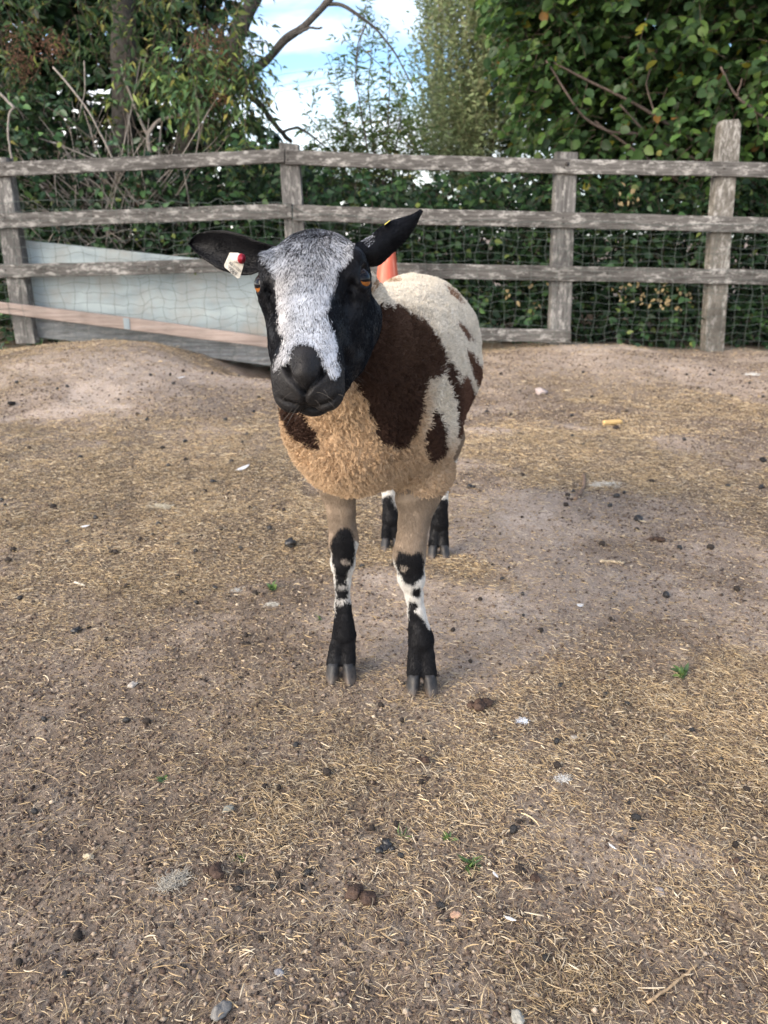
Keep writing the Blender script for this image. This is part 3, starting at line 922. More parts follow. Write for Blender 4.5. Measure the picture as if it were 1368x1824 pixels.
def detail(x, y):
    p = np.stack([x, y], -1)
    return (fbm(p * 22, 3, 103) - .5) * .010 + (fbm(p * 75, 2, 104) - .5) * .0045
def dust_mask(x, y):
    p = np.stack([x, y], -1)
    return np.clip(1.15 * sstep(.50, .66, fbm(p * 1.3 + 9, 3, 121)) * .7 + np.exp(-((x - .42) / .32) ** 2 - ((y - 2.25) / .20) ** 2)
        + .8 * np.exp(-((x + 1.3) / .9) ** 2 - ((y - 4.3) / .8) ** 2) + .7 * np.exp(-((x - 1.4) / 1.2) ** 2 - ((y - 4.8) / .7) ** 2)
        + .6 * np.exp(-((x - .36) / .18) ** 2 - ((y - .84) / .08) ** 2), 0, 1)
def straw_mask(x, y):
    p = np.stack([x, y], -1)
    a = fbm(p * np.array([1.5, 1.9]) + 3, 4, 111)
    m = sstep(.43, .54, a)
    bare = np.exp(-((x - .42) / .32) ** 2 - ((y - 2.25) / .20) ** 2) + np.exp(-((x + 1.2) / .9) ** 2 - ((y - 4.2) / .9) ** 2) + np.exp(-((x - 1.2) / 1.2) ** 2 - ((y - 5.0) / .6) ** 2) \
        + .9 * np.exp(-((x - .36) / .16) ** 2 - ((y - .84) / .07) ** 2) + .8 * np.exp(-((x + .75) / .3) ** 2 - ((y - 1.0) / .35) ** 2) + .6 * np.exp(-((x + .62) / .45) ** 2 - ((y - 1.5) / .2) ** 2)
    m = m + .55 * np.exp(-((x - .0) / .35) ** 2 - ((y - 1.05) / .22) ** 2) + .45 * np.exp(-((x + .55) / .3) ** 2 - ((y - 2.3) / .3) ** 2) + .35 * np.exp(-((x - .45) / .4) ** 2 - ((y - 1.0) / .3) ** 2)
    return np.clip(m, 0, 1) * np.clip(1 - bare, 0, 1)
def ground_mat():
    m, nt, b = new_mat('dry_earth')
    N = nt.nodes.new; L = nt.links.new
    tc = N('ShaderNodeTexCoord'); at = N('ShaderNodeAttribute'); at.attribute_name = 'col'
    sep = N('ShaderNodeSeparateColor'); L(at.outputs['Color'], sep.inputs[0])
    def noise(sc, det=6, rough=.6, dist=0):
        n = N('ShaderNodeTexNoise'); n.inputs['Scale'].default_value = sc; n.inputs['Detail'].default_value = det
        n.inputs['Roughness'].default_value = rough; n.inputs['Distortion'].default_value = dist
        L(tc.outputs['Object'], n.inputs['Vector']); return n
    def ramp(src, stops):
        r = N('ShaderNodeValToRGB'); e = r.color_ramp.elements
        e[0].position = stops[0][0]; e[0].color = (*stops[0][1], 1)
        e[1].position = stops[-1][0]; e[1].color = (*stops[-1][1], 1)
        for p, c in stops[1:-1]:
            k = e.new(p); k.color = (*c, 1)
        L(src, r.inputs['Fac']); return r
    def mix(a, bb, f, mode='MIX'):
        x = N('ShaderNodeMix'); x.data_type = 'RGBA'; x.blend_type = mode
        for s, v in (('A', a), ('B', bb)):
            if isinstance(v, tuple): x.inputs[s].default_value = (*v, 1)
            else: L(v, x.inputs[s])
        if isinstance(f, float): x.inputs['Factor'].default_value = f
        else: L(f, x.inputs['Factor'])
        return x.outputs['Result']
    n1 = noise(9, 8, .65); n2 = noise(130, 5, .7); n3 = noise(420, 3, .7)
    dirt = ramp(n1.outputs['Fac'], [(.30, (.158, .119, .089)), (.5, (.25, .196, .150)), (.72, (.36, .292, .232))])
    litter = ramp(n2.outputs['Fac'], [(.32, (.10, .07, .05)), (.5, (.20, .155, .11)), (.62, (.36, .285, .19)), (.75, (.54, .45, .32))])
    dust = ramp(n1.outputs['Fac'], [(.3, (.39, .310, .247)), (.7, (.53, .440, .365))])
    c = mix(dirt.outputs[0], litter.outputs[0], sep.outputs[0])
    c = mix(c, dust.outputs[0], sep.outputs[1])
    g = ramp(n2.outputs['Fac'], [(.3, (.55, .55, .55)), (.5, (1, 1, 1)), (.7, (1.3, 1.3, 1.3))])
    c = mix(c, g.outputs[0], .8, 'MULTIPLY')
    g3 = ramp(n3.outputs['Fac'], [(.35, (.7, .7, .7)), (.65, (1.25, 1.25, 1.25))])
    c = mix(c, g3.outputs[0], .8, 'MULTIPLY')
    n4 = noise(1.7, 5, .6, .4)
    g4 = ramp(n4.outputs['Fac'], [(.32, (.72, .71, .70)), (.5, (1, 1, 1)), (.68, (1.28, 1.27, 1.27))])
    c = mix(c, g4.outputs[0], 1.0, 'MULTIPLY')
    L(c, b.inputs['Base Color'])
    b.inputs['Roughness'].default_value = .95; b.inputs['Specular IOR Level'].default_value = .15
    ad = N('ShaderNodeMath'); ad.operation = 'MULTIPLY_ADD'; ad.inputs[1].default_value = .4
    L(n3.outputs['Fac'], ad.inputs[0]); L(n2.outputs['Fac'], ad.inputs[2])
    bp = N('ShaderNodeBump'); bp.inputs['Distance'].default_value = .006; bp.inputs['Strength'].default_value = 1.0
    L(ad.outputs[0], bp.inputs['Height']); L(bp.outputs[0], b.inputs['Normal'])
    return m
def axis_g(segs):
    out = [segs[0][0]]
    for lo, hi, st in segs:
        n = max(1, int(round((hi - lo) / st))); out += list(lo + (hi - lo) * (np.arange(n) + 1) / n)
    return np.array(out)
gx = axis_g([(-300, -30, 40), (-30, -6, 3), (-6, -2.6, .12), (-2.6, -1.0, .03), (-1.0, 1.0, .008), (1.0, 2.6, .03), (2.6, 6, .12), (6, 30, 3), (30, 300, 40)])
gy = axis_g([(-300, -30, 40), (-30, -2, 2), (-2, .3, .12), (.3, 1.6, .008), (1.6, 3.0, .016), (3.0, 6.2, .035), (6.2, 12, .3), (12, 30, 3), (30, 300, 30)])
GX, GY = np.meshgrid(gx, gy, indexing='ij')
fl = (GX.ravel(), GY.ravel())
mk = (np.abs(fl[0]) < 7) & (fl[1] > -3) & (fl[1] < 13)
gz = np.zeros(len(fl[0]))
gz[mk] = gh(fl[0][mk], fl[1][mk]) + detail(fl[0][mk], fl[1][mk])
e_ = np.clip(np.minimum(np.minimum(7 - np.abs(fl[0]), fl[1] + 3), 13 - fl[1]), 0, 1); gz *= e_
sm = np.zeros(len(gz)); sm[mk] = straw_mask(fl[0][mk], fl[1][mk])
pp = np.stack(fl, -1)
du = np.zeros(len(gz))
du[mk] = dust_mask(fl[0][mk], fl[1][mk]) * (1 - .8 * sm[mk])
nI, nJ = len(gx), len(gy)
i = np.arange(nI - 1)[:, None] * nJ; j = np.arange(nJ - 1)[None]
gq = np.stack([i + j, i + nJ + j, i + nJ + j + 1, i + j + 1], -1).reshape(-1, 4)
ground = mesh_np('ground', np.stack([fl[0], fl[1], gz], -1), gq, ground_mat(), col=np.stack([sm, du, sm * 0], -1))
tag(ground, 'dry bare paddock earth with trampled straw', kind='structure')
def gz_at(x, y): return gh(x, y) + detail(np.asarray(x, float), np.asarray(y, float))
def G(px, py):
    """ground point under a photograph pixel, on the real relief"""
    z = 0.0
    for _ in range(6):
        dx = (px - 684) / F; dy = (912 - py) / F
        t = (z - CAMZ) / (-_sp + dy * _cp)
        x, y = t * dx, t * (_cp + dy * _sp)
        z = float(gz_at(x, y))
    return np.array([x, y, z])

# ---- straw and chaff (uncountable)
def scatter_view(n, y0, y1, power, r):
    """points on the ground inside a widened view wedge; density falls with distance"""
    u = r.random(n); y = (y0 ** power + u * (y1 ** power - y0 ** power)) ** (1 / power)
    half = .62 * (y * _cp + .35) + .15
    x = (r.random(n) * 2 - 1) * half
    return x, y
def build_straw():
    r = np.random.default_rng(21)
    X = []; Y = []
    x, y = scatter_view(STRAW_N, .48, 5.6, .75, r)
    m = straw_mask(x, y)
    clump = sstep(.40, .66, fbm(np.stack([x, y], -1) * 14, 3, 131))
    keep = r.random(len(x)) < (.10 + .90 * m * (.20 + .95 * clump)) * (1 - .5 * sstep(2.5, 4.5, y))
    x, y, m = x[keep], y[keep], m[keep]
    n = len(x)
    z = gz_at(x, y)
    k = 4
    L = np.exp(r.normal(math.log(.0070), .55, n)) * (1 + .22 * np.clip(y - 1.5, 0, 3)); L = np.minimum(L, .042)
    th = r.random(n) * 2 * math.pi
    cv = r.normal(0, .55, n)
    ti = np.abs(r.normal(0, .35, n)) * np.where(r.random(n) < .3, 1.6, .5)
    t = np.linspace(0, 1, k)
    ang = th[:, None] + cv[:, None] * (t[None] - .5)
    st = L[:, None] / (k - 1)
    px = x[:, None] + np.cumsum(np.cos(ang) * st, 1); py = y[:, None] + np.cumsum(np.sin(ang) * st, 1)
    pz = z[:, None] + .0006 + r.random(n)[:, None] * .003 + np.cumsum(np.sin(ti)[:, None] * st * (1 - 1.3 * t[None]), 1).clip(-.001)
    pts = np.stack([px, py, pz], -1)
    rad = (np.where(r.random(n) < .12, .00070, .00031) * (.7 + .6 * r.random(n)) * (1 + .30 * np.clip(y - 1.2, 0, 3)))[:, None] * np.array([.7, 1, .9, .4])[None]
    pal = np.array([(.56, .43, .26), (.48, .35, .19), (.66, .55, .39), (.34, .25, .15), (.20, .145, .10), (.50, .42, .30), (.12, .09, .07)])
    w = np.array([.17, .15, .08, .21, .18, .10, .12])
    c = pal[r.choice(len(pal), n, p=w / w.sum())] * (.7 + .5 * r.random(n))[:, None]
    tone = .72 + .56 * fbm(np.stack([x, y], -1) * 5, 3, 133)
    c = c * tone[:, None]
    o = curves_np('straw', pts, rad, np.clip(c, 0, 1), mat_hair('straw_fibre', .7, .25))
    tag(o, 'short yellow dry straw and grass scattered over the earth', 'straw', kind='stuff')
def build_crumbs():
    r = np.random.default_rng(22)
    x, y = scatter_view(CRUMB_N, .48, 5.3, .8, r)
    kp = r.random(len(x)) > .80 * dust_mask(x, y)
    x, y = x[kp], y[kp]
    n = len(x); z = gz_at(x, y)
    oc = np.array([[1, 0, 0], [0, 1, 0], [-1, 0, 0], [0, -1, 0], [0, 0, 1], [0, 0, -1]], float)
    f = np.array([[0, 1, 4], [1, 2, 4], [2, 3, 4], [3, 0, 4], [1, 0, 5], [2, 1, 5], [3, 2, 5], [0, 3, 5]])
    s = np.exp(r.normal(math.log(.0016), .50, n)).clip(0, .0048) * (1 + .25 * np.clip(y - 1.5, 0, 3))
    V = oc[None] * s[:, None, None] * (.6 + .8 * r.random((n, 6, 3))) * np.array([1, 1, .65])
    a = r.random(n) * 6.28; ca, sa = np.cos(a)[:, None], np.sin(a)[:, None]
    vx = V[..., 0] * ca - V[..., 1] * sa; vy = V[..., 0] * sa + V[..., 1] * ca
    V = np.stack([vx + x[:, None], vy + y[:, None], V[..., 2] + z[:, None] + s[:, None] * .25], -1).reshape(-1, 3)
    Fc = (f[None] + (np.arange(n) * 6)[:, None, None]).reshape(-1, 3)
    pal = np.array([(.13, .095, .072), (.085, .062, .05), (.19, .145, .115), (.28, .22, .17), (.42, .34, .25), (.05, .04, .035)])
    c = pal[r.choice(len(pal), n, p=[.3, .24, .2, .13, .05, .08])] * (.75 + .5 * r.random(n))[:, None]
    o = mesh_np('soil_crumbs', V, Fc, mat_attr('soil', rough=.95, spec=.1), col=np.repeat(c, 6, 0), smooth=True)
    tag(o, 'loose crumbs of soil and grit over the paddock', 'soil', kind='stuff')
STRAW_N = 1700000; CRUMB_N = 260000
build_straw(); build_crumbs()
# ================================================================ FENCE
def ribbon(mb, A, Bp, Y, T, ch=.004, seed=0, wob=.8, col=(1, 1, 1), sub=10):
    """board or post between two photographed edges A and Bp (pixel polylines) standing at distance Y, T thick"""
    A = np.asarray(A, float); Bp = np.asarray(Bp, float)
    def res(pl, n):
        d = np.concatenate([[0], np.cumsum(np.linalg.norm(np.diff(pl, axis=0), axis=1))]); d /= d[-1]
        t = np.linspace(0, 1, n); return np.stack([np.interp(t, d, pl[:, i]) for i in (0, 1)], -1)
    ln = np.linalg.norm(np.diff(A, axis=0), axis=1).sum()
    n = max(4, int(ln / sub))
    A = res(A, n); Bp = res(Bp, n)
    t = np.arange(n) * .35
    na = np.stack([fbm(np.stack([t, t * 0 + s, t * 0], -1), 3, seed) - .5 for s in (1, 7)], 0) * wob * 2
    dr = unit(Bp - A)
    A = A + dr * na[0][:, None]; Bp = Bp + dr * na[1][:, None]
    Yn = np.broadcast_to(np.asarray(Y, float) if np.ndim(Y) == 0 else np.interp(np.linspace(0, 1, n), np.linspace(0, 1, len(Y)), Y), (n,))
    ins = dr * (ch / .0040)
    row = [P(A[:, 0], A[:, 1], Yn) + np.array([0, T, 0]), P(A[:, 0], A[:, 1], Yn) + np.array([0, ch, 0]), P(*(A + ins).T, Yn),
           P(*(A * .67 + Bp * .33).T, Yn - .001), P(*(A * .33 + Bp * .67).T, Yn - .001),
           P(*(Bp - ins).T, Yn), P(Bp[:, 0], Bp[:, 1], Yn) + np.array([0, ch, 0]), P(Bp[:, 0], Bp[:, 1], Yn) + np.array([0, T, 0])]
    k = len(row)
    V = np.stack(row, 1).reshape(-1, 3)
    i = np.arange(n - 1)[:, None] * k; j = np.arange(k)[None]; j2 = (j + 1) % k
    q = np.stack([i + j, i + j2, i + k + j2, i + k + j], -1).reshape(-1, 4)
    c0 = np.arange(k)[None]; c1 = (n - 1) * k + np.arange(k)[None, ::-1]
    mb.add(V, [q, np.concatenate([c0[:, ::-1], c1[:, ::-1]])], col)
def wood_mat(name, axis, base, dark, light, lichen=.5, tint=None):
    m, nt, b = new_mat(name)
    N = nt.nodes.new; L = nt.links.new
    tc = N('ShaderNodeTexCoord'); mp = N('ShaderNodeMapping')
    sc = [28, 28, 28]; sc[axis] = 1.6
    mp.inputs['Scale'].default_value = sc
    L(tc.outputs['Object'], mp.inputs['Vector'])
    n = N('ShaderNodeTexNoise'); n.inputs['Scale'].default_value = 2.2; n.inputs['Detail'].default_value = 7; n.inputs['Roughness'].default_value = .68; n.inputs['Distortion'].default_value = .6
    L(mp.outputs[0], n.inputs['Vector'])
    r = N('ShaderNodeValToRGB'); e = r.color_ramp.elements
    e[0].position = .30; e[0].color = (*dark, 1); e[1].position = .72; e[1].color = (*light, 1)
    k = e.new(.5); k.color = (*base, 1)
    L(n.outputs['Fac'], r.inputs['Fac'])
    n2 = N('ShaderNodeTexNoise'); n2.inputs['Scale'].default_value = 1.0; n2.inputs['Detail'].default_value = 9; n2.inputs['Roughness'].default_value = .78; n2.inputs['Distortion'].default_value = .3
    mp2 = N('ShaderNodeMapping'); s2 = [34, 34, 34]; s2[axis] = 13; mp2.inputs['Scale'].default_value = s2
    L(tc.outputs['Object'], mp2.inputs['Vector']); L(mp2.outputs[0], n2.inputs['Vector'])
    r2 = N('ShaderNodeValToRGB'); e = r2.color_ramp.elements; e[0].position = .51; e[0].color = (0, 0, 0, 1); e[1].position = .60; e[1].color = (lichen, lichen, lichen, 1)
    L(n2.outputs['Fac'], r2.inputs['Fac'])
    mx = N('ShaderNodeMix'); mx.data_type = 'RGBA'; mx.inputs['B'].default_value = (.40, .385, .36, 1)
    L(r.outputs[0], mx.inputs['A']); L(r2.outputs[0], mx.inputs['Factor'])
    n3 = N('ShaderNodeTexNoise'); n3.inputs['Scale'].default_value = 2.5; n3.inputs['Detail'].default_value = 3
    L(tc.outputs['Object'], n3.inputs['Vector'])
    mr = N('ShaderNodeMapRange'); mr.inputs['From Min'].default_value = .35; mr.inputs['From Max'].default_value = .65; mr.inputs['To Min'].default_value = .72; mr.inputs['To Max'].default_value = 1.25
    L(n3.outputs['Fac'], mr.inputs['Value'])
    vm = N('ShaderNodeVectorMath'); vm.operation = 'SCALE'; L(mx.outputs['Result'], vm.inputs[0]); L(mr.outputs['Result'], vm.inputs['Scale'])
    L(vm.outputs[0], b.inputs['Base Color'])
    b.inputs['Roughness'].default_value = .9; b.inputs['Specular IOR Level'].default_value = .2
    bp = N('ShaderNodeBump'); bp.inputs['Distance'].default_value = .006; bp.inputs['Strength'].default_value = .9
    ad = N('ShaderNodeMath'); ad.operation = 'ADD'; L(n.outputs['Fac'], ad.inputs[0]); L(n2.outputs['Fac'], ad.inputs[1])
    L(ad.outputs[0], bp.inputs['Height']); L(bp.outputs[0], b.inputs['Normal'])
    return m
W_RAIL = wood_mat('weathered_rail', 0, (.098, .092, .086), (.034, .031, .028), (.175, .167, .158), .75)
W_POST = wood_mat('weathered_post', 2, (.112, .108, .104), (.040, .037, .035), (.185, .18, .173), .60)
W_PLANK = wood_mat('pale_plank', 0, (.29, .235, .205), (.20, .155, .135), (.36, .30, .27), .1)
M_CONC = wood_mat('old_concrete', 2, (.125, .115, .100), (.080, .072, .062), (.175, .16, .14), .7)
M_CONC.node_tree.nodes['Mapping'].inputs['Scale'].default_value = (14, 14, 14)
M_NAIL = mat_plain('rusty_nail', (.03, .025, .022), .7)
FB = P(780, 620, 5.5)
fence = empty('wooden_fence', tuple(FB))
tag(fence, 'weathered grey post and rail fence with wire netting along the hedge', 'fence')
def rail(c, h, Y, seed, T=.032):
    c = np.asarray(c, float); mb = MB()
    ribbon(mb, c - [0, h], c + [0, h], Y, T, seed=seed)
    return mb.build('rail', W_RAIL, fence, smooth=False)
def post(Lp, Rp, Y, seed, T=.09, mat=None, name='post', lab=None, wob=.6):
    mb = MB(); ribbon(mb, Lp, Rp, Y, T, seed=seed, wob=wob)
    o = mb.build(name, mat or W_POST, fence, smooth=False)
    if lab: o['label'] = lab
    return o
r1 = rail([(508, 279.5), (700, 288), (1010, 296.5), (1300, 301), (1560, 307)], 13.2, 5.45, 1)
rail([(522, 378.5), (700, 385), (1010, 392), (1306, 400), (1560, 407)], 14.2, 5.45, 2)
rail([(524, 476), (709, 482), (1010, 487.5), (1306, 493), (1560, 499)], 13.4, 5.45, 3)
rail([(528, 590), (860, 596), (1017, 599.5)], 11.5, 5.45, 4)
rail([(-220, 309), (0, 301.5), (250, 290.5), (506, 277)], 12.5, 5.448, 5)
rail([(-220, 401), (0, 393.5), (260, 384), (519, 375.5)], 13.2, 5.448, 6)
rail([(-220, 488), (0, 483), (200, 479), (365, 473.5), (521, 467)], 12.2, 5.448, 7)
post([(-26, 280), (-16, 318), (-2, 407), (6, 468), (28, 612)], [(11, 280), (18, 318), (32, 407), (40, 468), (63, 612)], 5.482, 11)
post([(497, 253), (499, 300), (503, 360), (507, 410), (519, 640)], [(531, 257), (534, 300), (538, 360), (542, 410), (555, 640)], 5.482, 12)
post([(992, 270), (989.5, 310), (986, 405), (983, 480), (980, 585), (979, 630)], [(1030, 271), (1028, 310), (1023, 405), (1021, 480), (1017, 585), (1016, 630)], 5.482, 13)
cp = post([(1289, 214), (1285, 222), (1280, 284), (1276, 317), (1268, 412), (1264, 478), (1254, 645)], [(1316, 212), (1321, 222), (1317, 284), (1312, 317), (1304, 412), (1300, 478), (1288, 645)], 5.484, 14, mat=M_CONC, name='concrete_post', lab='speckled concrete post taller than the rails', wob=.3)
for (x, y) in ((1310, 235), (1299, 360), (1291, 451)):
    nb2 = MB(); c = P(x, y, 5.4835)
    nb2.tube([c, c + [0, .004, 0]], .006, 8)
    nb2.build('bolt_hole', M_NAIL, cp)
for (x, y) in ((1010, 292), (1005, 299), (512, 272), (512, 285), (528, 372), (529, 386), (510, 369), (510, 381), (8, 297), (8, 388), (1003, 388), (1003, 397), (1290, 300), (1000, 484), (10, 481)):
    nb2 = MB(); c = P(x, y, 5.447); nb2.tube([c, c - [0, .003, 0]], .0055 if (x, y) != (1010, 292) else .014, 7)
    nb2.build('nail', M_NAIL, fence)

# wire netting
def lean(x): return np.interp(x, [-200, 20, 518, 791, 1010, 1290, 1600], [.16, .135, .05, 0, -.04, -.085, -.12])
def netting():
    r = np.random.default_rng(31)
    mb = MB()
    def wig(x, y, s):
        q = np.stack([x / 46, y / 46, x * 0 + s], -1); q2 = np.stack([x / 13, y / 13, x * 0 + s + 9], -1)
        wild = np.clip(sstep(150, 260, x) * sstep(520, 420, x), 0, 1) * .7 + 1
        return ((fbm(q, 2, 141) - .5) * 15 + (fbm(q2, 1, 142) - .5) * 4.5) * wild, ((fbm(q + 50, 2, 143) - .5) * 15 + (fbm(q2 + 50, 1, 144) - .5) * 4.5) * wild
    def pt(x, y):
        dx, dy = wig(x, y, 0.0)
        X = x + lean(x) * (y - 450) + dx
        Y = 5.425 - .03 * fbm(np.stack([x / 90, y / 90], -1), 2, 145)
        return P(X, y + dy, Y)
    xs = np.arange(-230, 1560, 23.5)
    def top(x): return np.interp(x, [-200, 500, 560, 700, 1560], [356, 362, 382, 392, 402])
    for x in xs:
        y = np.arange(top(x), 655, 5.0); mb.tube(pt(np.full(len(y), x), y), .0011, 4, False)
    rows = np.arange(0, 19)
    for k in rows:
        x = np.arange(-230, 1560, 6.0)
        y = top(x) + k * (650 - top(x)) / 18.0
        mb.tube(pt(x, y), .0011 if k else .0016, 4, False)
    return mb.build('wire_netting', mat_plain('green_wire', (.075, .095, .085), .5, .5), fence)
netting()

# ---- pale panel propped against the fence, with the bare plank in front of it
panel = empty('board_panel', tuple(P(300, 625, 5.60)))
tag(panel, 'pale blue grey painted board leaning behind the lower rails', 'board')
def panel_mat():
    m, nt, b = new_mat('painted_board')
    N = nt.nodes.new; L = nt.links.new
    tc = N('ShaderNodeTexCoord'); mp = N('ShaderNodeMapping'); mp.inputs['Scale'].default_value = (1.2, 1, 3.5); mp.inputs['Rotation'].default_value = (0, .10, 0)
    L(tc.outputs['Object'], mp.inputs['Vector'])
    n = N('ShaderNodeTexNoise'); n.inputs['Scale'].default_value = 3; n.inputs['Detail'].default_value = 6; n.inputs['Distortion'].default_value = .6
    L(mp.outputs[0], n.inputs['Vector'])
    r = N('ShaderNodeValToRGB'); e = r.color_ramp.elements
    e[0].position = .3; e[0].color = (.22, .265, .28, 1); e[1].position = .7; e[1].color = (.33, .385, .395, 1)
    L(n.outputs['Fac'], r.inputs['Fac'])
    n2 = N('ShaderNodeTexNoise'); n2.inputs['Scale'].default_value = 2.6; n2.inputs['Detail'].default_value = 7; n2.inputs['Roughness'].default_value = .65
    L(tc.outputs['Object'], n2.inputs['Vector'])
    r2 = N('ShaderNodeValToRGB'); e = r2.color_ramp.elements; e[0].position = .47; e[0].color = (0, 0, 0, 1); e[1].position = .70; e[1].color = (.85, .85, .85, 1)
    L(n2.outputs['Fac'], r2.inputs['Fac'])
    mx = N('ShaderNodeMix'); mx.data_type = 'RGBA'; mx.inputs['B'].default_value = (.26, .24, .21, 1)
    L(r.outputs[0], mx.inputs['A']); L(r2.outputs[0], mx.inputs['Factor']); L(mx.outputs['Result'], b.inputs['Base Color'])
    b.inputs['Roughness'].default_value = .7; b.inputs['Specular IOR Level'].default_value = .3
    w = N('ShaderNodeTexWave'); w.bands_direction = 'Z'; w.inputs['Scale'].default_value = 9; w.inputs['Distortion'].default_value = .6
    L(tc.outputs['Object'], w.inputs['Vector'])
    bp = N('ShaderNodeBump'); bp.inputs['Distance'].default_value = .002; bp.inputs['Strength'].default_value = .2
    L(w.outputs['Color'], bp.inputs['Height']); L(bp.outputs[0], b.inputs['Normal'])
    return m
M_PANEL = panel_mat()
mb = MB()
ribbon(mb, [(44, 428), (190, 443), (329, 458), (660, 492)], [(66, 588), (290, 612), (488, 640), (690, 668)], 5.58, .02, seed=21, wob=.5)
mb.build('sheet', M_PANEL, panel, smooth=False)
mb = MB()
ribbon(mb, [(62, 566), (290, 588), (488, 614), (690, 642)], [(66, 601), (290, 627), (488, 653), (690, 682)], 5.54, .030, seed=22, wob=.8)
W_BASE = wood_mat('grey_baseboard', 0, (.17, .18, .185), (.09, .085, .08), (.25, .27, .285), .4)
mb.build('base_board', W_BASE, panel, smooth=False)
plank = empty('plank', tuple(P(240, 585, 5.42)))
tag(plank, 'long bare pinkish timber plank fixed across the foot of the left fence', 'plank')
mb = MB()
ribbon(mb, [(-200, 515), (0, 538), (240, 567), (480, 601), (670, 628)], [(-200, 534), (0, 558), (240, 589), (480, 620), (670, 647)], 5.405, .025, seed=23, wob=.4)
mb.build('board', W_PLANK, plank, smooth=False)
mb = MB()
ribbon(mb, [(219, 566), (221, 586)], [(230, 567), (232, 587)], 5.401, .003, ch=.001, sub=5, wob=.1)
mb.build('bracket', mat_plain('zinc_bracket', (.20, .24, .26), .5, .4), plank, smooth=False)

# ---- traffic cone behind the sheep
def make_cone():
    top = P(683, 402, 5.15); foot = P(690, 640, 5.15)
    fx, fy = foot[0], 5.15; fz = float(gz_at(fx, fy))
    o = empty('traffic_cone', (fx, fy, fz))
    tag(o, 'faded orange red traffic cone standing in front of the fence behind the sheep', 'traffic cone')
    H_ = top[2] - fz
    zs_ = np.array([.03, .032, .05, .3, .6, .85, .97, 1.0]); zs_ = zs_ * H_
    r0 = .135; r1_ = .030
    rr = np.array([.15, .140, r0, r0 - (r0 - r1_) * .28, r0 - (r0 - r1_) * .58, r0 - (r0 - r1_) * .85, r1_ + .002, r1_ - .004])
    mb = MB(); mb.tube([(fx, fy, fz + z) for z in zs_], rr, 40, cap=True)
    def cmat():
        m, nt, b = new_mat('faded_orange_plastic'); N = nt.nodes.new; L = nt.links.new
        tc = N('ShaderNodeTexCoord'); mp = N('ShaderNodeMapping'); mp.inputs['Scale'].default_value = (40, 40, 5); L(tc.outputs['Object'], mp.inputs['Vector'])
        n = N('ShaderNodeTexNoise'); n.inputs['Scale'].default_value = 1.4; n.inputs['Detail'].default_value = 5; L(mp.outputs[0], n.inputs['Vector'])
        r = N('ShaderNodeValToRGB'); e = r.color_ramp.elements; e[0].position = .35; e[0].color = (.44, .085, .045, 1); e[1].position = .78; e[1].color = (.75, .42, .34, 1)
        k = e.new(.60); k.color = (.56, .13, .07, 1)
        L(n.outputs['Fac'], r.inputs['Fac']); L(r.outputs[0], b.inputs['Base Color']); b.inputs['Roughness'].default_value = .45
        return m
    M = cmat()
    mb.build('body', M, o)
    mb = MB(); s = .19
    pts = [(fx - s, fy - s), (fx + s, fy - s), (fx + s, fy + s), (fx - s, fy + s)]
    V = [(x, y, fz - .01) for x, y in pts] + [(x, y, fz + .022) for x, y in pts] + [(fx + (x - fx) * .94, fy + (y - fy) * .94, fz + .034) for x, y in pts]
    q = [[0, 1, 5, 4], [1, 2, 6, 5], [2, 3, 7, 6], [3, 0, 4, 7], [4, 5, 9, 8], [5, 6, 10, 9], [6, 7, 11, 10], [7, 4, 8, 11], [8, 9, 10, 11], [3, 2, 1, 0]]
    mb.add(V, np.array(q)); mb.build('base', M, o, smooth=False)
make_cone()
# ================================================================ PLANTS
def leaf_tpl(kind):
    """template in (x across, y along 0..1, z fold)"""
    if kind == 'lance':
        V = [(0, 0, 0), (-.5, .38, .10), (.5, .38, .10), (0, .42, 0), (0, 1, -.12)]
        F3 = [(0, 3, 1), (0, 2, 3), (1, 3, 4), (3, 2, 4)]
    elif kind == 'round':
        V = [(0, 0, 0), (-.34, .10, .03), (.34, .10, .03), (-.5, .45, .07), (.5, .45, .07), (-.30, .82, .0), (.30, .82, .0), (0, .45, -.02), (0, 1.0, -.12)]
        F3 = [(0, 7, 1), (0, 2, 7), (1, 7, 3), (2, 4, 7), (3, 7, 5), (4, 6, 7), (5, 7, 8), (7, 6, 8)]
    else:
        V = [(0, 0, 0), (-.42, .25, .08), (.42, .25, .08), (-.38, .62, .06), (.38, .62, .06), (0, .45, -.02), (0, 1, -.10)]
        F3 = [(0, 5, 1), (0, 2, 5), (1, 5, 3), (2, 4, 5), (3, 5, 6), (5, 4, 6)]
    return np.array(V, float), np.array(F3)
def leaves(kind, base, tip, nrm, L, W, col):
    """returns V, F, C for n leaves"""
    T, F3 = leaf_tpl(kind)
    n = len(base)
    y = unit(tip); x = unit(np.cross(y, nrm)); z = np.cross(x, y)
    V = base[:, None] + x[:, None] * (T[None, :, 0:1] * W[:, None, None]) + y[:, None] * (T[None, :, 1:2] * L[:, None, None]) + z[:, None] * (T[None, :, 2:3] * L[:, None, None])
    Fc = F3[None] + (np.arange(n) * len(T))[:, None, None]
    return V.reshape(-1, 3), Fc.reshape(-1, 3), np.repeat(col, len(T), 0)
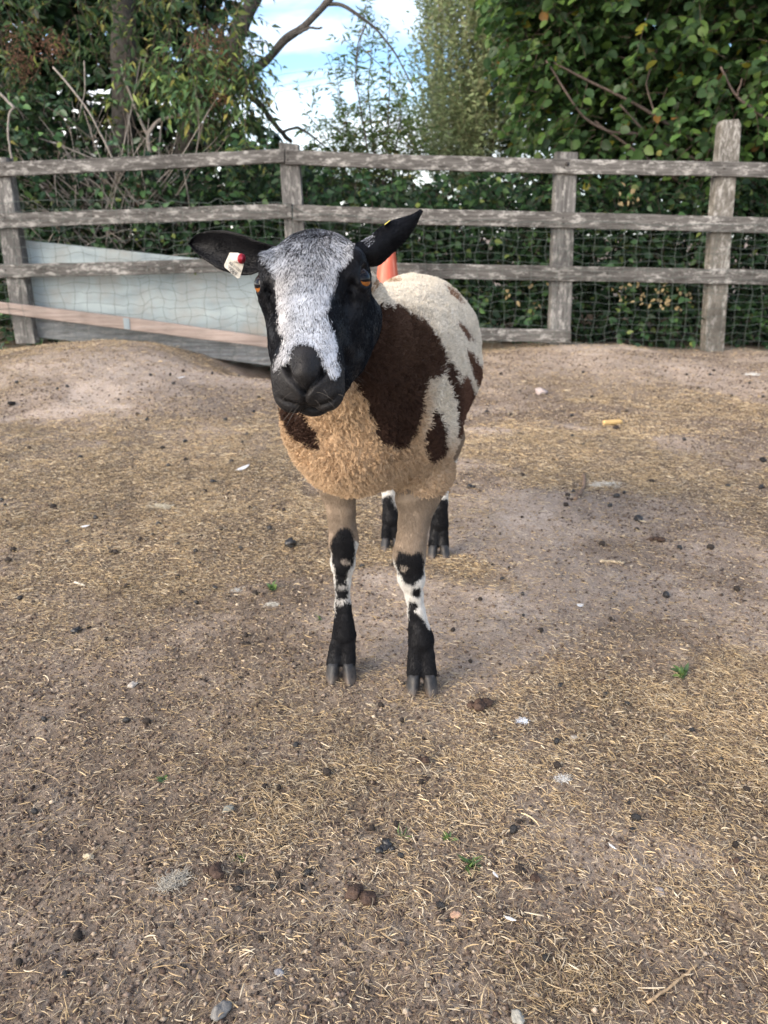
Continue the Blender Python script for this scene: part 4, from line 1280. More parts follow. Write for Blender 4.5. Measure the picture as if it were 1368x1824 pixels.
def twigs(start, d, length, nleaf, kind, L, W, pal, w, r, droop=.4, spread=.9, updown=.6, curve=None, pair=True, jit=.35):
    """leafy twigs; returns leaves (V,F,C) and twig polylines"""
    n = len(start); k = 6
    t = np.linspace(0, 1, k)
    length = np.broadcast_to(length, (n,))
    d = unit(d)
    side = unit(r.normal(0, 1, (n, 3)))
    path = start[:, None] + d[:, None] * (length[:, None] * t)[..., None] + side[:, None] * (length[:, None] * .12 * np.sin(t * 2.5))[..., None]
    path[..., 2] -= droop * length[:, None] * t ** 2
    tt = (np.arange(nleaf) + .5 + r.uniform(-.3, .3, (n, nleaf))) / nleaf
    tt = np.clip(.12 + .88 * tt, 0, 1)
    i = np.minimum((tt * (k - 1)).astype(int), k - 2); f = tt * (k - 1) - i
    a = np.take_along_axis(path, i[..., None].repeat(3, -1), 1); b = np.take_along_axis(path, (i + 1)[..., None].repeat(3, -1), 1)
    base = a + (b - a) * f[..., None]
    tan = unit(b - a)
    up = np.array([0, 0, 1.0])
    sd = unit(np.cross(tan, up)) * np.where(np.arange(nleaf) % 2 == 0, 1, -1)[None, :, None]
    tip = unit(tan * .6 + sd * spread + np.array([0, 0, -.25]) + r.normal(0, jit, base.shape))
    nr = unit(np.array([0, -.35, 1.0]) * updown + r.normal(0, .45, base.shape))
    m = n * nleaf
    base = base.reshape(m, 3); tip = tip.reshape(m, 3); nr = nr.reshape(m, 3)
    tone = (.75 + .5 * r.random(n)).repeat(nleaf)
    c = pal[r.choice(len(pal), m, p=w / np.sum(w))] * (tone * (.8 + .4 * r.random(m)))[:, None]
    LL = L * (.6 + .7 * r.random(m)); WW = W * LL / L * (.85 + .3 * r.random(m))
    return leaves(kind, base, tip, nr, LL, WW, c), path
def in_region(poly, n, Y0, Y1, r, yw=None):
    poly = np.asarray(poly, float); lo = poly.min(0); hi = poly.max(0)
    out = []; tot = 0
    while tot < n:
        q = lo + r.random((n * 2, 2)) * (hi - lo)
        q = q[in_poly(q[:, 0], q[:, 1], poly)]; out.append(q); tot += len(q)
    q = np.concatenate(out)[:n]
    Y = Y0 + (Y1 - Y0) * r.random(n)
    return P(q[:, 0], q[:, 1], Y)
M_LEAF = mat_attr('leaf_green', rough=.5, spec=.35, transl=.42)
M_DARKLEAF = mat_attr('ivy_leaf', rough=.45, spec=.35, transl=.10)
M_DRY = mat_attr('dry_leaf', rough=.8, spec=.2, transl=.2)
def bark(name, a, b_, sc=30):
    m, nt, b = new_mat(name); N = nt.nodes.new; L = nt.links.new
    tc = N('ShaderNodeTexCoord'); n = N('ShaderNodeTexNoise'); n.inputs['Scale'].default_value = sc; n.inputs['Detail'].default_value = 8; n.inputs['Roughness'].default_value = .7; n.inputs['Distortion'].default_value = .8
    L(tc.outputs['Object'], n.inputs['Vector'])
    r = N('ShaderNodeValToRGB'); e = r.color_ramp.elements; e[0].position = .35; e[0].color = (*a, 1); e[1].position = .68; e[1].color = (*b_, 1)
    L(n.outputs['Fac'], r.inputs['Fac']); L(r.outputs[0], b.inputs['Base Color']); b.inputs['Roughness'].default_value = .9
    bp = N('ShaderNodeBump'); bp.inputs['Distance'].default_value = .01; L(n.outputs['Fac'], bp.inputs['Height']); L(bp.outputs[0], b.inputs['Normal'])
    return m
M_BARK = bark('grey_bark', (.028, .024, .020), (.11, .10, .088))
M_TWIG = bark('pale_twig', (.20, .175, .155), (.42, .38, .34), 60)
M_RED = bark('brown_branch', (.055, .038, .030), (.15, .11, .09), 40)
def smooth_path(pl, n=24):
    pl = np.asarray(pl, float)
    d = np.concatenate([[0], np.cumsum(np.linalg.norm(np.diff(pl, axis=0), axis=1))]); d /= d[-1]
    t = np.linspace(0, 1, n); q = np.stack([np.interp(t, d, pl[:, i]) for i in range(pl.shape[1])], -1)
    for _ in range(3): q[1:-1] = (q[:-2] + 2 * q[1:-1] + q[2:]) / 4
    return q
def limb(mb, pl, r0, r1, n=24, seg=9, wob=.25, seed=0):
    """pl: (px, py, Y) points"""
    pl = np.asarray(pl, float)
    q = smooth_path(P(pl[:, 0], pl[:, 1], pl[:, 2]), n)
    t = np.linspace(0, 1, n)
    nz = np.stack([vnoise(np.stack([t * 9 + seed * 3.1, t * 0 + k], -1), seed) - .5 for k in range(3)], -1)
    q = q + nz * (r0 + r1) * wob * 1.5
    rad = (r0 + (r1 - r0) * t) * (1 + wob * (vnoise(np.stack([t * 14, t * 0 + seed], -1), seed + 5) - .5))
    mb.tube(q, rad, seg)
    return q
def merge_leaves(parts):
    V = []; Fs = []; C = []; o = 0
    for v, f, c in parts:
        V.append(v); Fs.append(f + o); C.append(c); o += len(v)
    return np.concatenate(V), np.concatenate(Fs), np.concatenate(C)
def plant(name, label, cat, base_px, Y, parts, mat, twig_paths=None, trad=.0025, tcol=(.09, .065, .05), limbs=None, lmat=None, group=None, limb_name='branch'):
    b = P(base_px[0], base_px[1], Y); z = float(gz_at(b[0], b[1])) if abs(b[0]) < 6 else 0.0
    o = empty(name, (b[0], b[1], z)); tag(o, label, cat, group)
    V, Fc, C = merge_leaves(parts)
    mesh_np('foliage', V, Fc, mat, o, col=C)
    if twig_paths is not None:
        pt = np.concatenate(twig_paths); n, k, _ = pt.shape
        curves_np('twigs', pt, np.linspace(1, .35, k)[None].repeat(n, 0) * trad, np.tile(np.array(tcol), (n, 1)), mat_hair('twig_bark', .85, .2), o)
    if limbs:
        for nm, mb in limbs: mb.build(nm, lmat or M_BARK, o)
    return o
def rdir(r, n, v, s): return unit(np.asarray(v, float) + r.normal(0, s, (n, 3)))

def build_hazel():
    r = np.random.default_rng(41)
    pal = np.array([(.052, .105, .032), (.072, .140, .036), (.036, .074, .028), (.11, .185, .04), (.22, .21, .03), (.20, .11, .03)]); w = np.array([.34, .24, .28, .11, .012, .004])
    out = [(1660, -260), (925, -260), (930, -40), (925, 30), (935, 90), (945, 150), (960, 205), (975, 235), (990, 262), (1060, 255), (1130, 270), (1220, 285), (1290, 330), (1660, 340)]
    s = in_region(out, 1950, 6.0, 7.0, r)
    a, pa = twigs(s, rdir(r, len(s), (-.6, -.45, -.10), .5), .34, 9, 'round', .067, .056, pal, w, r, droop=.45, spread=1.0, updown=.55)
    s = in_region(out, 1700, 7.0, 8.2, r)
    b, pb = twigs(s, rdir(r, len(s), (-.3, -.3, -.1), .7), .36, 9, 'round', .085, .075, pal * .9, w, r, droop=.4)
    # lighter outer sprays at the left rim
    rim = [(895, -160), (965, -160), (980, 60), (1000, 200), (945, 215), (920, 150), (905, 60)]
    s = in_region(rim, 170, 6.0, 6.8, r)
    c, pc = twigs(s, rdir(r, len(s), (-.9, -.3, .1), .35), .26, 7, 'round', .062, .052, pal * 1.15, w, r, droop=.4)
    mb = MB()
    for i, (pl, r0, r1) in enumerate([
        ([(1420, 330, 6.6), (1290, 285, 6.3), (1200, 228, 6.15), (1130, 182, 6.05), (1062, 150, 6.0), (985, 112, 5.95)], .022, .007),
        ([(1400, 350, 6.5), (1280, 302, 6.25), (1200, 268, 6.15), (1150, 236, 6.1), (1105, 188, 6.0)], .022, .006),
        ([(1480, 250, 6.1), (1368, 213, 5.95), (1310, 172, 5.9), (1283, 118, 5.9)], .017, .006),
        ([(1312, 172, 5.9), (1322, 140, 5.9)], .008, .004),
        ([(1200, 270, 6.3), (1160, 240, 6.15), (1085, 237, 6.0), (1035, 208, 5.95), (1005, 160, 5.9), (972, 108, 5.9)], .013, .005),
        ([(1300, 390, 6.4), (1262, 365, 6.3), (1180, 302, 6.2), (1120, 262, 6.1), (1060, 215, 6.1)], .020, .006),
        ([(1170, 90, 6.2), (1150, 150, 6.05), (1165, 200, 6.0)], .008, .005)]):
        limb(mb, pl, r0, r1, seed=i)
    tr = MB(); limb(tr, [(1520, 560, 7.2), (1500, 380, 7.1), (1430, 200, 7.0), (1400, -100, 7.0)], .09, .05, seed=9, n=30, seg=12)
    plant('hazel_tree', 'broad leaved hazel tree with large rounded leaves overhanging the right fence', 'tree', (1520, 600), 7.2, [a, b, c], M_LEAF, [pa, pb, pc], .0022, limbs=[('branch', mb), ('trunk', tr)], lmat=M_RED)
def build_poplar():
    r = np.random.default_rng(42)
    pal = np.array([(.31, .37, .18), (.25, .32, .15), (.39, .43, .23), (.42, .40, .22), (.17, .23, .11)]); w = np.array([.34, .28, .18, .06, .14])
    def col(px, py, Y, n, wd, h):
        n = int(n * 1.6)
        x = px + r.normal(0, wd, n) * (.35 + .65 * np.linspace(0, 1, n)); y = py - np.linspace(0, 1, n) * h
        return P(x, y, Y + r.normal(0, .35, n))
    S = [col(845, 330, 8.6, 560, 46, 560), col(782, 330, 8.6, 150, 20, 330), col(900, 320, 8.9, 420, 42, 560), col(815, 360, 8.3, 150, 60, 150)]
    s = np.concatenate(S)
    a, pa = twigs(s, rdir(r, len(s), (-.08, -.05, 1.0), .28), .42, 22, 'lance', .050, .019, pal, w, r, droop=-.05, spread=.75, updown=.2, jit=.45)
    mb = MB()
    for i, x in enumerate((795, 825, 850, 880, 910)):
        limb(mb, [(830 + (x - 830) * .3, 440, 8.7), (x, 250, 8.6), (x + (x - 830) * .3 - 5, -60, 8.6)], .014, .004, seed=20 + i)
    plant('willow_bush', 'tall upright pale olive willow bush rising behind the fence beside the open sky', 'bush', (830, 470), 8.7, [a], M_LEAF, [pa], .0014, (.20, .18, .11), limbs=[('stem', mb)], lmat=M_RED)
def build_sapling():
    r = np.random.default_rng(43)
    pal = np.array([(.15, .235, .075), (.20, .28, .09), (.11, .18, .06), (.32, .28, .10)]); w = np.array([.4, .28, .22, .1])
    stems = [[(690, 420, 7.2), (668, 290, 7.2), (655, 160, 7.1), (668, 40, 7.1)], [(680, 420, 7.2), (640, 300, 7.2), (610, 200, 7.2), (598, 120, 7.2)], [(660, 420, 7.3), (625, 320, 7.3), (580, 245, 7.3), (545, 200, 7.3)],
             [(690, 400, 7.2), (700, 300, 7.2), (712, 220, 7.2), (716, 170, 7.2)], [(670, 400, 7.2), (652, 250, 7.1), (632, 130, 7.0), (650, 30, 7.0)], [(700, 420, 7.4), (725, 330, 7.4), (738, 250, 7.4)], [(650, 420, 7.4), (600, 330, 7.4), (540, 285, 7.4)],
             [(672, 420, 7.2), (690, 250, 7.1), (695, 130, 7.0), (690, 60, 7.0)]]
    mb = MB(); st = []
    for i, s in enumerate(stems):
        q = limb(mb, s, .009, .0025, seed=40 + i, n=40)
        k = r.integers(8, 40, 34); st.append(q[k] + r.normal(0, .012, (34, 3)))
    s = np.concatenate(st)
    a, pa = twigs(s, rdir(r, len(s), (0, -.1, .85), .55), .27, 9, 'lance', .068, .017, pal, w, r, droop=.25, spread=.6, updown=.2, jit=.35)
    low = [(540, 300), (560, 230), (620, 205), (700, 215), (745, 230), (760, 330), (700, 340), (600, 330)]
    s = in_region(low, 300, 7.0, 7.7, r)
    b, pb = twigs(s, rdir(r, len(s), (0, -.1, .5), .7), .24, 8, 'lance', .050, .017, pal, w, r, droop=.3, updown=.2)
    plant('willow_sapling', 'thin airy sapling with narrow leaves against the bright sky above the fence', 'sapling', (680, 480), 7.3, [a, b], M_LEAF, [pa, pb], .0018, (.10, .08, .06), limbs=[('stem', mb)], lmat=M_RED)
def build_elder():
    r = np.random.default_rng(44)
    pal = np.array([(.055, .105, .042), (.080, .135, .045), (.036, .072, .032), (.17, .21, .055), (.28, .25, .07)]); w = np.array([.34, .26, .22, .13, .05])
    fr = [(-320, -260), (450, -260), (440, -10), (420, 40), (428, 120), (440, 190), (400, 215), (330, 190), (270, 130), (215, 95), (160, 110), (110, 160), (60, 200), (-20, 200), (-320, 260)]
    s = in_region(fr, 560, 5.95, 6.5, r)
    a, pa = twigs(s, rdir(r, len(s), (.15, -.35, -.45), .5), .30, 10, 'lance', .068, .022, pal, w, r, droop=.55, spread=.9, updown=.5)
    br = [(330, 40), (440, 30), (462, 110), (448, 210), (400, 225), (340, 180)]
    s = in_region(br, 150, 6.0, 6.5, r)
    c, pc = twigs(s, rdir(r, len(s), (.3, -.3, -.6), .4), .26, 9, 'lance', .070, .022, pal * 1.2, w, r, droop=.6, spread=.8)
    tf = [(230, 100), (300, 60), (420, 60), (405, 180), (330, 150), (240, 140)]
    s = in_region(tf, 60, 5.9, 6.1, r)
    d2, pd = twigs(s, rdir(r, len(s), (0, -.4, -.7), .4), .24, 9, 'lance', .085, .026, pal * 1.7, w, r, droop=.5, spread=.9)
    # sprig above the rail by the post
    sp = [(380, 270), (440, 255), (455, 285), (400, 300)]
    s = in_region(sp, 14, 5.6, 5.8, r)
    e2, pe = twigs(s, rdir(r, len(s), (.4, -.4, .2), .4), .16, 8, 'lance', .055, .020, pal * 1.5, w, r)
    q_ = in_region([(150, 170), (185, 165), (240, 190), (225, 220), (170, 205)], 14, 6.0, 6.1, r)
    f2, pf = twigs(q_, rdir(r, len(q_), (.1, -.4, .1), .5), .18, 8, 'lance', .065, .024, pal * 1.3, w, r)
    mb = MB()
    mains = [([(520, 252, 6.6), (500, 236, 6.45), (470, 190, 6.4), (440, 165, 6.4), (415, 150, 6.5)], .014, .026),
             ([(395, 175, 6.6), (430, 138, 6.45), (468, 118, 6.4), (500, 80, 6.35), (540, 48, 6.3), (585, 3, 6.3), (620, -40, 6.3)], .034, .022),
             ([(580, 8, 6.3), (605, 4, 6.3), (640, 28, 6.3), (675, 55, 6.35), (705, 95, 6.4), (722, 130, 6.4), (738, 160, 6.4)], .013, .004),
             ([(528, 60, 6.3), (548, 50, 6.3), (575, 50, 6.3)], .013, .006),
             ([(652, 45, 6.35), (638, 75, 6.35), (634, 110, 6.35), (632, 160, 6.35)], .006, .003),
             ([(640, 80, 6.35), (670, 110, 6.35), (705, 140, 6.35)], .004, .002),
             ([(500, 236, 6.45), (530, 225, 6.45), (560, 245, 6.5), (580, 262, 6.5)], .012, .005),
             ([(470, -60, 6.7), (438, 20, 6.7), (412, 90, 6.7), (380, 160, 6.7), (330, 250, 6.8), (320, 420, 6.9)], .055, .075)]
    for i, (pl, r0, r1) in enumerate(mains): limb(mb, pl, r0, r1, seed=60 + i, n=30)
    tr = MB()
    limb(tr, [(195, 520, 6.75), (205, 330, 6.7), (216, 250, 6.65), (224, 150, 6.6), (216, 60, 6.6), (200, -150, 6.6)], .10, .085, seed=70, n=40, seg=14)
    # brown withered flower heads
    hd = np.concatenate([in_region(q, k, 5.9, 6.15, r) for q, k in (([(0, 60), (60, 50), (75, 160), (10, 170)], 7), ([(330, 60), (400, 40), (425, 130), (350, 130)], 8), ([(60, 60), (110, 60), (110, 110), (60, 100)], 4), ([(375, 160), (425, 150), (430, 210), (390, 210)], 5), ([(240, 340), (265, 335), (265, 360), (240, 365)], 2))])
    n = len(hd); per = 90
    b0 = (hd[:, None] + r.normal(0, 1, (n, per, 3)) * np.array([.035, .03, .045])).reshape(-1, 3)
    cb = np.array([.16, .085, .055]) * (.5 + .9 * r.random((n * per, 1)))
    fh = leaves('lance', b0, rdir(r, n * per, (0, 0, -1), .8), rdir(r, n * per, (0, -1, .3), .6), np.full(n * per, .016), np.full(n * per, .008), cb)
    o = plant('elder_tree', 'leafy elder tree on the left with brown seed heads and a bare arching branch', 'tree', (205, 560), 6.75, [a, c, d2, e2, f2], M_LEAF, [pa, pc, pd, pe, pf], .0022, limbs=[('branch', mb), ('trunk', tr)])
    V, Fc, C = fh; mesh_np('seed_heads', V, Fc, M_DRY, o, col=C)
def build_twigs():
    r = np.random.default_rng(45)
    n = 110; k = 8
    base = np.stack([r.normal(205, 70, n), r.normal(400, 40, n)], -1)
    ang = np.where(r.random(n) < .6, r.normal(-2.35, .35, n), r.normal(-1.1, .45, n))
    L = r.uniform(60, 240, n)
    t = np.linspace(0, 1, k)
    x = base[:, :1] + np.cos(ang)[:, None] * L[:, None] * t + (r.normal(0, 9, (n, 1)) * np.sin(t * 3)[None])
    y = base[:, 1:] + np.sin(ang)[:, None] * L[:, None] * t + (r.normal(0, 9, (n, 1)) * np.sin(t * 4)[None])
    x = np.clip(x, -60, 420)
    Y = r.uniform(5.75, 6.3, (n, 1)) + t[None] * r.normal(0, .12, (n, 1))
    pts = P(x, y, Y)
    # side shoots
    m = 260; i = r.integers(0, n, m); j = r.integers(2, k - 1, m)
    s0 = pts[i, j]; dd = unit(pts[i, j] - pts[i, j - 1] + r.normal(0, .05, (m, 3))); ln = r.uniform(.08, .35, m)
    sh = s0[:, None] + dd[:, None] * (ln[:, None] * t)[..., None] + r.normal(0, 1, (m, 1, 3)) * (ln[:, None] * .15 * t[None] ** 2)[..., None]
    mb = MB()
    hero = [([(210, 300, 5.8), (160, 200, 5.75), (130, 160, 5.75), (95, 120, 5.8)], .008, .005), ([(22, 290, 5.7), (14, 240, 5.7), (15, 200, 5.7), (24, 192, 5.7)], .008, .006),
            ([(26, 193, 5.7), (5, 172, 5.7), (-30, 140, 5.7)], .010, .008), ([(270, 290, 6.1), (262, 245, 6.1), (275, 215, 6.1), (300, 210, 6.1), (365, 192, 6.1)], .018, .008),
            ([(262, 240, 6.1), (240, 190, 6.1), (222, 140, 6.1), (215, 110, 6.1)], .012, .006), ([(282, 300, 6.15), (285, 240, 6.15), (290, 215, 6.15)], .009, .007), ([(340, 400, 5.8), (335, 350, 5.8), (328, 308, 5.8)], .004, .003),
            ([(250, 370, 5.8), (275, 330, 5.8), (305, 300, 5.8)], .006, .004), ([(52, 240, 5.9), (110, 260, 5.9), (170, 285, 5.9), (240, 300, 5.9)], .006, .004), ([(150, 108, 5.9), (152, 160, 5.9), (140, 210, 5.9)], .004, .003)]
    for q_, (pl, a, b) in enumerate(hero): limb(mb, pl, a, b, seed=90 + q_, n=20, seg=6)
    for q_ in range(n):
        mb.tube(smooth_path(pts[q_], 14), np.linspace(r.uniform(.0030, .0065), .0018, 14), 5)
    o = empty('dead_branches', tuple(P(200, 600, 6.0)))
    tag(o, 'tangle of bare grey dead twigs behind the left fence rails', 'dead branches')
    mb.build('branch', M_TWIG, o)
    curves_np('twigs', sh, np.linspace(.0022, .0010, k)[None].repeat(m, 0), np.tile(np.array([.20, .165, .14]), (m, 1)), mat_hair('dead_twig', .9, .1), o)
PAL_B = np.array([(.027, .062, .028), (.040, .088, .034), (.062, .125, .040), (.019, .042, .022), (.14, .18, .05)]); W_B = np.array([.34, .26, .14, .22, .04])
def brambles():
    r = np.random.default_rng(46)
    info = [(-190, 130, 'shaded ivy bush behind the left end post'), (120, 340, 'dark ivy and bramble bush behind the pale blue board'), (340, 560, 'bramble bush behind the fence above the sheep head'),
            (540, 770, 'low leafy bramble bush behind the fence under the thin sapling'), (750, 1000, 'bramble bush behind the netting right of the sheep back'), (970, 1280, 'dense bramble bush with dried pale leaves behind the netting between wooden and concrete posts'),
            (1255, 1640, 'dark bramble bush behind the concrete post at the right edge')]
    for k, (x0, x1, lab) in enumerate(info):
        top = {0: 150, 1: 260, 2: 262, 3: 318, 4: 305, 5: 300, 6: 300}[k]
        reg = [(x0, top + 25), ((x0 + x1) / 2, top), (x1, top + 25), (x1, 700), (x0, 700)]
        n = int((x1 - x0) * (3.1 if k < 5 else 3.4))
        s = in_region(reg, n, 5.85, 6.7, r)
        g = gz_at(np.clip(s[:, 0], -6, 6), s[:, 1]); s = s[s[:, 2] > g + .02]
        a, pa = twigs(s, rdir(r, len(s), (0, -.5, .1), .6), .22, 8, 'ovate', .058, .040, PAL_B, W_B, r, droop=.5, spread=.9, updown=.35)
        f = int((x1 - x0) * .35)
        s = in_region(reg, f, 5.68, 5.85, r); g = gz_at(np.clip(s[:, 0], -6, 6), s[:, 1]); s = s[s[:, 2] > g + .02]
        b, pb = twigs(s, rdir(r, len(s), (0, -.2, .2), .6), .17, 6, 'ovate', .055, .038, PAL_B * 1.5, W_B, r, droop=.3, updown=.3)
        parts = [a, b]
        if k == 5 or k == 4:
            q = in_region([(1080, 495), (1230, 500), (1230, 560), (1100, 540)] if k == 5 else [(900, 490), (975, 495), (975, 560), (900, 560)], 46 if k == 5 else 12, 5.62, 5.7, r)
            q2 = in_region([(1100, 330), (1140, 335), (1140, 365), (1100, 365)], 9, 5.65, 5.7, r)
            q = np.concatenate([q, q2]); nn = len(q)
            parts.append(leaves('ovate', q, rdir(r, nn, (0, -.2, -.6), .6), rdir(r, nn, (0, -1, .4), .4), r.uniform(.02, .045, nn), r.uniform(.015, .03, nn), np.array([.55, .42, .22]) * r.uniform(.7, 1.2, (nn, 1))))
        plant('bramble_bush', lab, 'bush', ((x0 + x1) / 2, 610), 6.2, parts, M_DARKLEAF if k < 2 else M_LEAF, [pa, pb], .0018, (.07, .05, .045), group='brambles and ivy along the back of the fence')
def backing():
    r = np.random.default_rng(47)
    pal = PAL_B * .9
    def wall(reg, n, Y0, Y1, L, nm, lab, cat, bp):
        s = in_region(reg, n, Y0, Y1, r)
        a, pa = twigs(s, rdir(r, len(s), (0, -.3, 0), .8), .34, 9, 'ovate', L, L * .72, pal, W_B, r, droop=.3)
        return plant(nm, lab, cat, bp, (Y0 + Y1) / 2, [a], M_DARKLEAF, [pa], .003)
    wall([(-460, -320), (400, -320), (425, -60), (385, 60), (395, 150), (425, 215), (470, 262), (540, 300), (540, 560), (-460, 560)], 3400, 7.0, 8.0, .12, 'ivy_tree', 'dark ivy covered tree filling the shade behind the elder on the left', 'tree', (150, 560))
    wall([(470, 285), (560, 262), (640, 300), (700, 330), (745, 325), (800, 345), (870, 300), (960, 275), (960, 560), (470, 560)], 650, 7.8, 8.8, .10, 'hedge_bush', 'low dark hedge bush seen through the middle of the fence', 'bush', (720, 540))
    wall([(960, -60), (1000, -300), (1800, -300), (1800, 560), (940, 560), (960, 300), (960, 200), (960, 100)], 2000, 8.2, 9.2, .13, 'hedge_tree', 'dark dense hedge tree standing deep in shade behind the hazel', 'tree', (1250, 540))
def cables():
    mb_m = mat_plain('black_cable', (.05, .06, .07), .5)
    for y0, y1, lab in ((133, 93, 'topmost thin overhead cable crossing the sky'), (152, 108, 'middle thin overhead cable crossing the sky'), (163, 122, 'lowest thin overhead cable crossing the sky')):
        x = np.linspace(-900, 2300, 60); t = (x - 500) / 235
        y = y0 + (y1 - y0) * t * .9 
        mb = MB(); q = P(x, y, 42 + 0 * x); mb.tube(q, .009, 6)
        tag(mb.build('overhead_cable', mb_m), lab, 'cable', 'overhead cables')
build_hazel(); build_poplar(); build_sapling(); build_elder(); build_twigs(); brambles(); backing(); cables()
# ================================================================ THINGS ON THE GROUND
def lump(r, n=2, rough=.42, flat=.7, crease=0.0, seed=0):
    """irregular rounded lump, unit size"""
    bm_ = None
    a = np.linspace(0, math.pi, 15); b = np.arange(22) / 22 * 2 * math.pi
    D = np.stack([np.sin(a)[:, None] * np.cos(b)[None], np.sin(a)[:, None] * np.sin(b)[None], np.cos(a)[:, None] + 0 * b[None]], -1).reshape(-1, 3)
    rad = 1 + rough * (fbm(D * 1.6 + seed * 3.7, 3, 200 + seed) - .5) * 2 + .22 * (fbm(D * 6 + seed, 2, 300 + seed) - .5)
    if crease: rad = rad - crease * np.exp(-((fbm(D * 2.2 + seed, 2, 400 + seed) - .5) / .035) ** 2)
    V = D * rad[:, None] * np.array([1, .85, flat])
    i = np.arange(14)[:, None] * 22; j = np.arange(22)[None]; j2 = (j + 1) % 22
    q = np.stack([i + j, i + 22 + j, i + 22 + j2, i + j2], -1).reshape(-1, 4)
    return V, q
M_DUNG = mat_attr('dung', rough=.75, spec=.3, noise=(120, .6, 1.4), bump=(260, .0012))
M_DUNGW = mat_attr('moist_dung', rough=.38, spec=.5, noise=(90, .7, 1.3), bump=(200, .0008))
M_STONE = mat_attr('stone', rough=.9, spec=.2, noise=(140, .75, 1.25), bump=(200, .001))
def px_size(px, py, n):
    """metres covered by n pixels at a ground spot"""
    g = G(px, py); dep = g[1] * _cp - (g[2] - CAMZ) * _sp
    return g, n * dep / F
def lump_obj(name, px, py, rp, label, cat, mat, col, seed, group=None, flat=.7, crease=0.0, sx=1.0, rz=0.0, pieces=1):
    g, s = px_size(px, py, rp)
    o = empty(name, (g[0], g[1], g[2]), rz) if pieces > 1 else None
    r = np.random.default_rng(seed)
    V0 = []
    mb = MB()
    for k in range(pieces):
        V, q = lump(r, rough=.5, flat=flat, crease=crease, seed=seed + k * 7)
        sc = s * (1 if pieces == 1 else r.uniform(.38, .62))
        off = np.zeros(3) if pieces == 1 else np.array([.62 * math.cos(k * 2.4 + seed), .52 * math.sin(k * 2.4 + seed), r.uniform(-.05, .22)]) * s * (k > 0)
        V = V * sc * np.array([sx, 1, 1])
        c_, s_ = math.cos(rz + k), math.sin(rz + k)
        V = V @ np.array([[c_, s_, 0], [-s_, c_, 0], [0, 0, 1]]) + off + np.array([0, 0, sc * flat * .62])
        mb.add(V, q, np.array(col))
    if o is None:
        o = mb.build(name, mat); o.location = tuple(g)
    else:
        bpy.data.objects.remove(o)
        o = mb.build(name, mat); o.location = tuple(g)
    tag(o, label, cat, group)
    return o
DK = (.035, .027, .022); BR_ = (.058, .036, .026); BK = (.016, .015, .015)
big = [
 (748, 1357, 17, 'round cracked brown dung clump midway below the hooves', BR_, 2, 'd'), (855, 1260, 25, 'broad brown dung pile just right below the right front hoof', BR_, 4, 'd'),
 (648, 1598, 28, 'largest brown dung pile low in the foreground, split across the middle', BR_, 3, 'd'), (686, 1515, 21, 'glossy black dung clump above the largest brown pile', BK, 4, 'w'),
 (1064, 1214, 17, 'dark brown dung clump right of the hooves beside a smaller black one', BR_, 2, 'd'), (998, 1221, 12, 'black dung ball right of the hooves left of a brown clump', BK, 2, 'w'),
 (383, 1556, 23, 'crumbly brown dung pile in the left foreground beside white fluff', BR_, 4, 'd'), (135, 1127, 14, 'curled black dung lump on bare earth far left of the hooves', BK, 2, 'w'),
 (836, 869, 10, 'small black double dung lump on pale dust right of the rear legs', BK, 2, 'w'), (517, 972, 12, 'single black dung ball left of the front knees', BK, 1, 'w'),
 (1170, 962, 17, 'flat brown dung patch on the right middle ground', BR_, 3, 'd'), (1137, 927, 9, 'round black dropping above the flat brown patch at right', BK, 1, 'w'),
 (1302, 1535, 16, 'brown dung clump by the right edge of the foreground', BR_, 2, 'd'), (925, 1553, 12, 'dark flattened dropping in the foreground right of the green weed', DK, 1, 'd'),
 (953, 1575 - 8, 11, 'brown crusty dropping touching the green weed', BR_, 1, 'd'), (1360, 822, 14, 'black dung clump on the right edge in the middle distance', BK, 2, 'd'),
 (198, 985, 15, 'flat brown dung patch on the left middle ground', DK, 2, 'd'), (22, 711, 13, 'dark dung lump on the left bank near the picture edge', BK, 2, 'd'),
 (440, 1148, 11, 'dark dung scrap left of the left front hoof', DK, 2, 'd'), (1097, 765, 12, 'dark dung patch just behind the yellow cob', DK, 2, 'd'),
]
for k, (px, py, rp, lab, c, pc, kd) in enumerate(big):
    lump_obj('dung_clump', px, py, rp * .92, lab, 'dung', M_DUNG if kd == 'd' else M_DUNGW, c, 500 + k * 11, 'larger dung clumps on the paddock', flat=.62 if kd == 'd' else .75, crease=.22 if kd == 'd' else .08, rz=k * 1.3, pieces=pc)
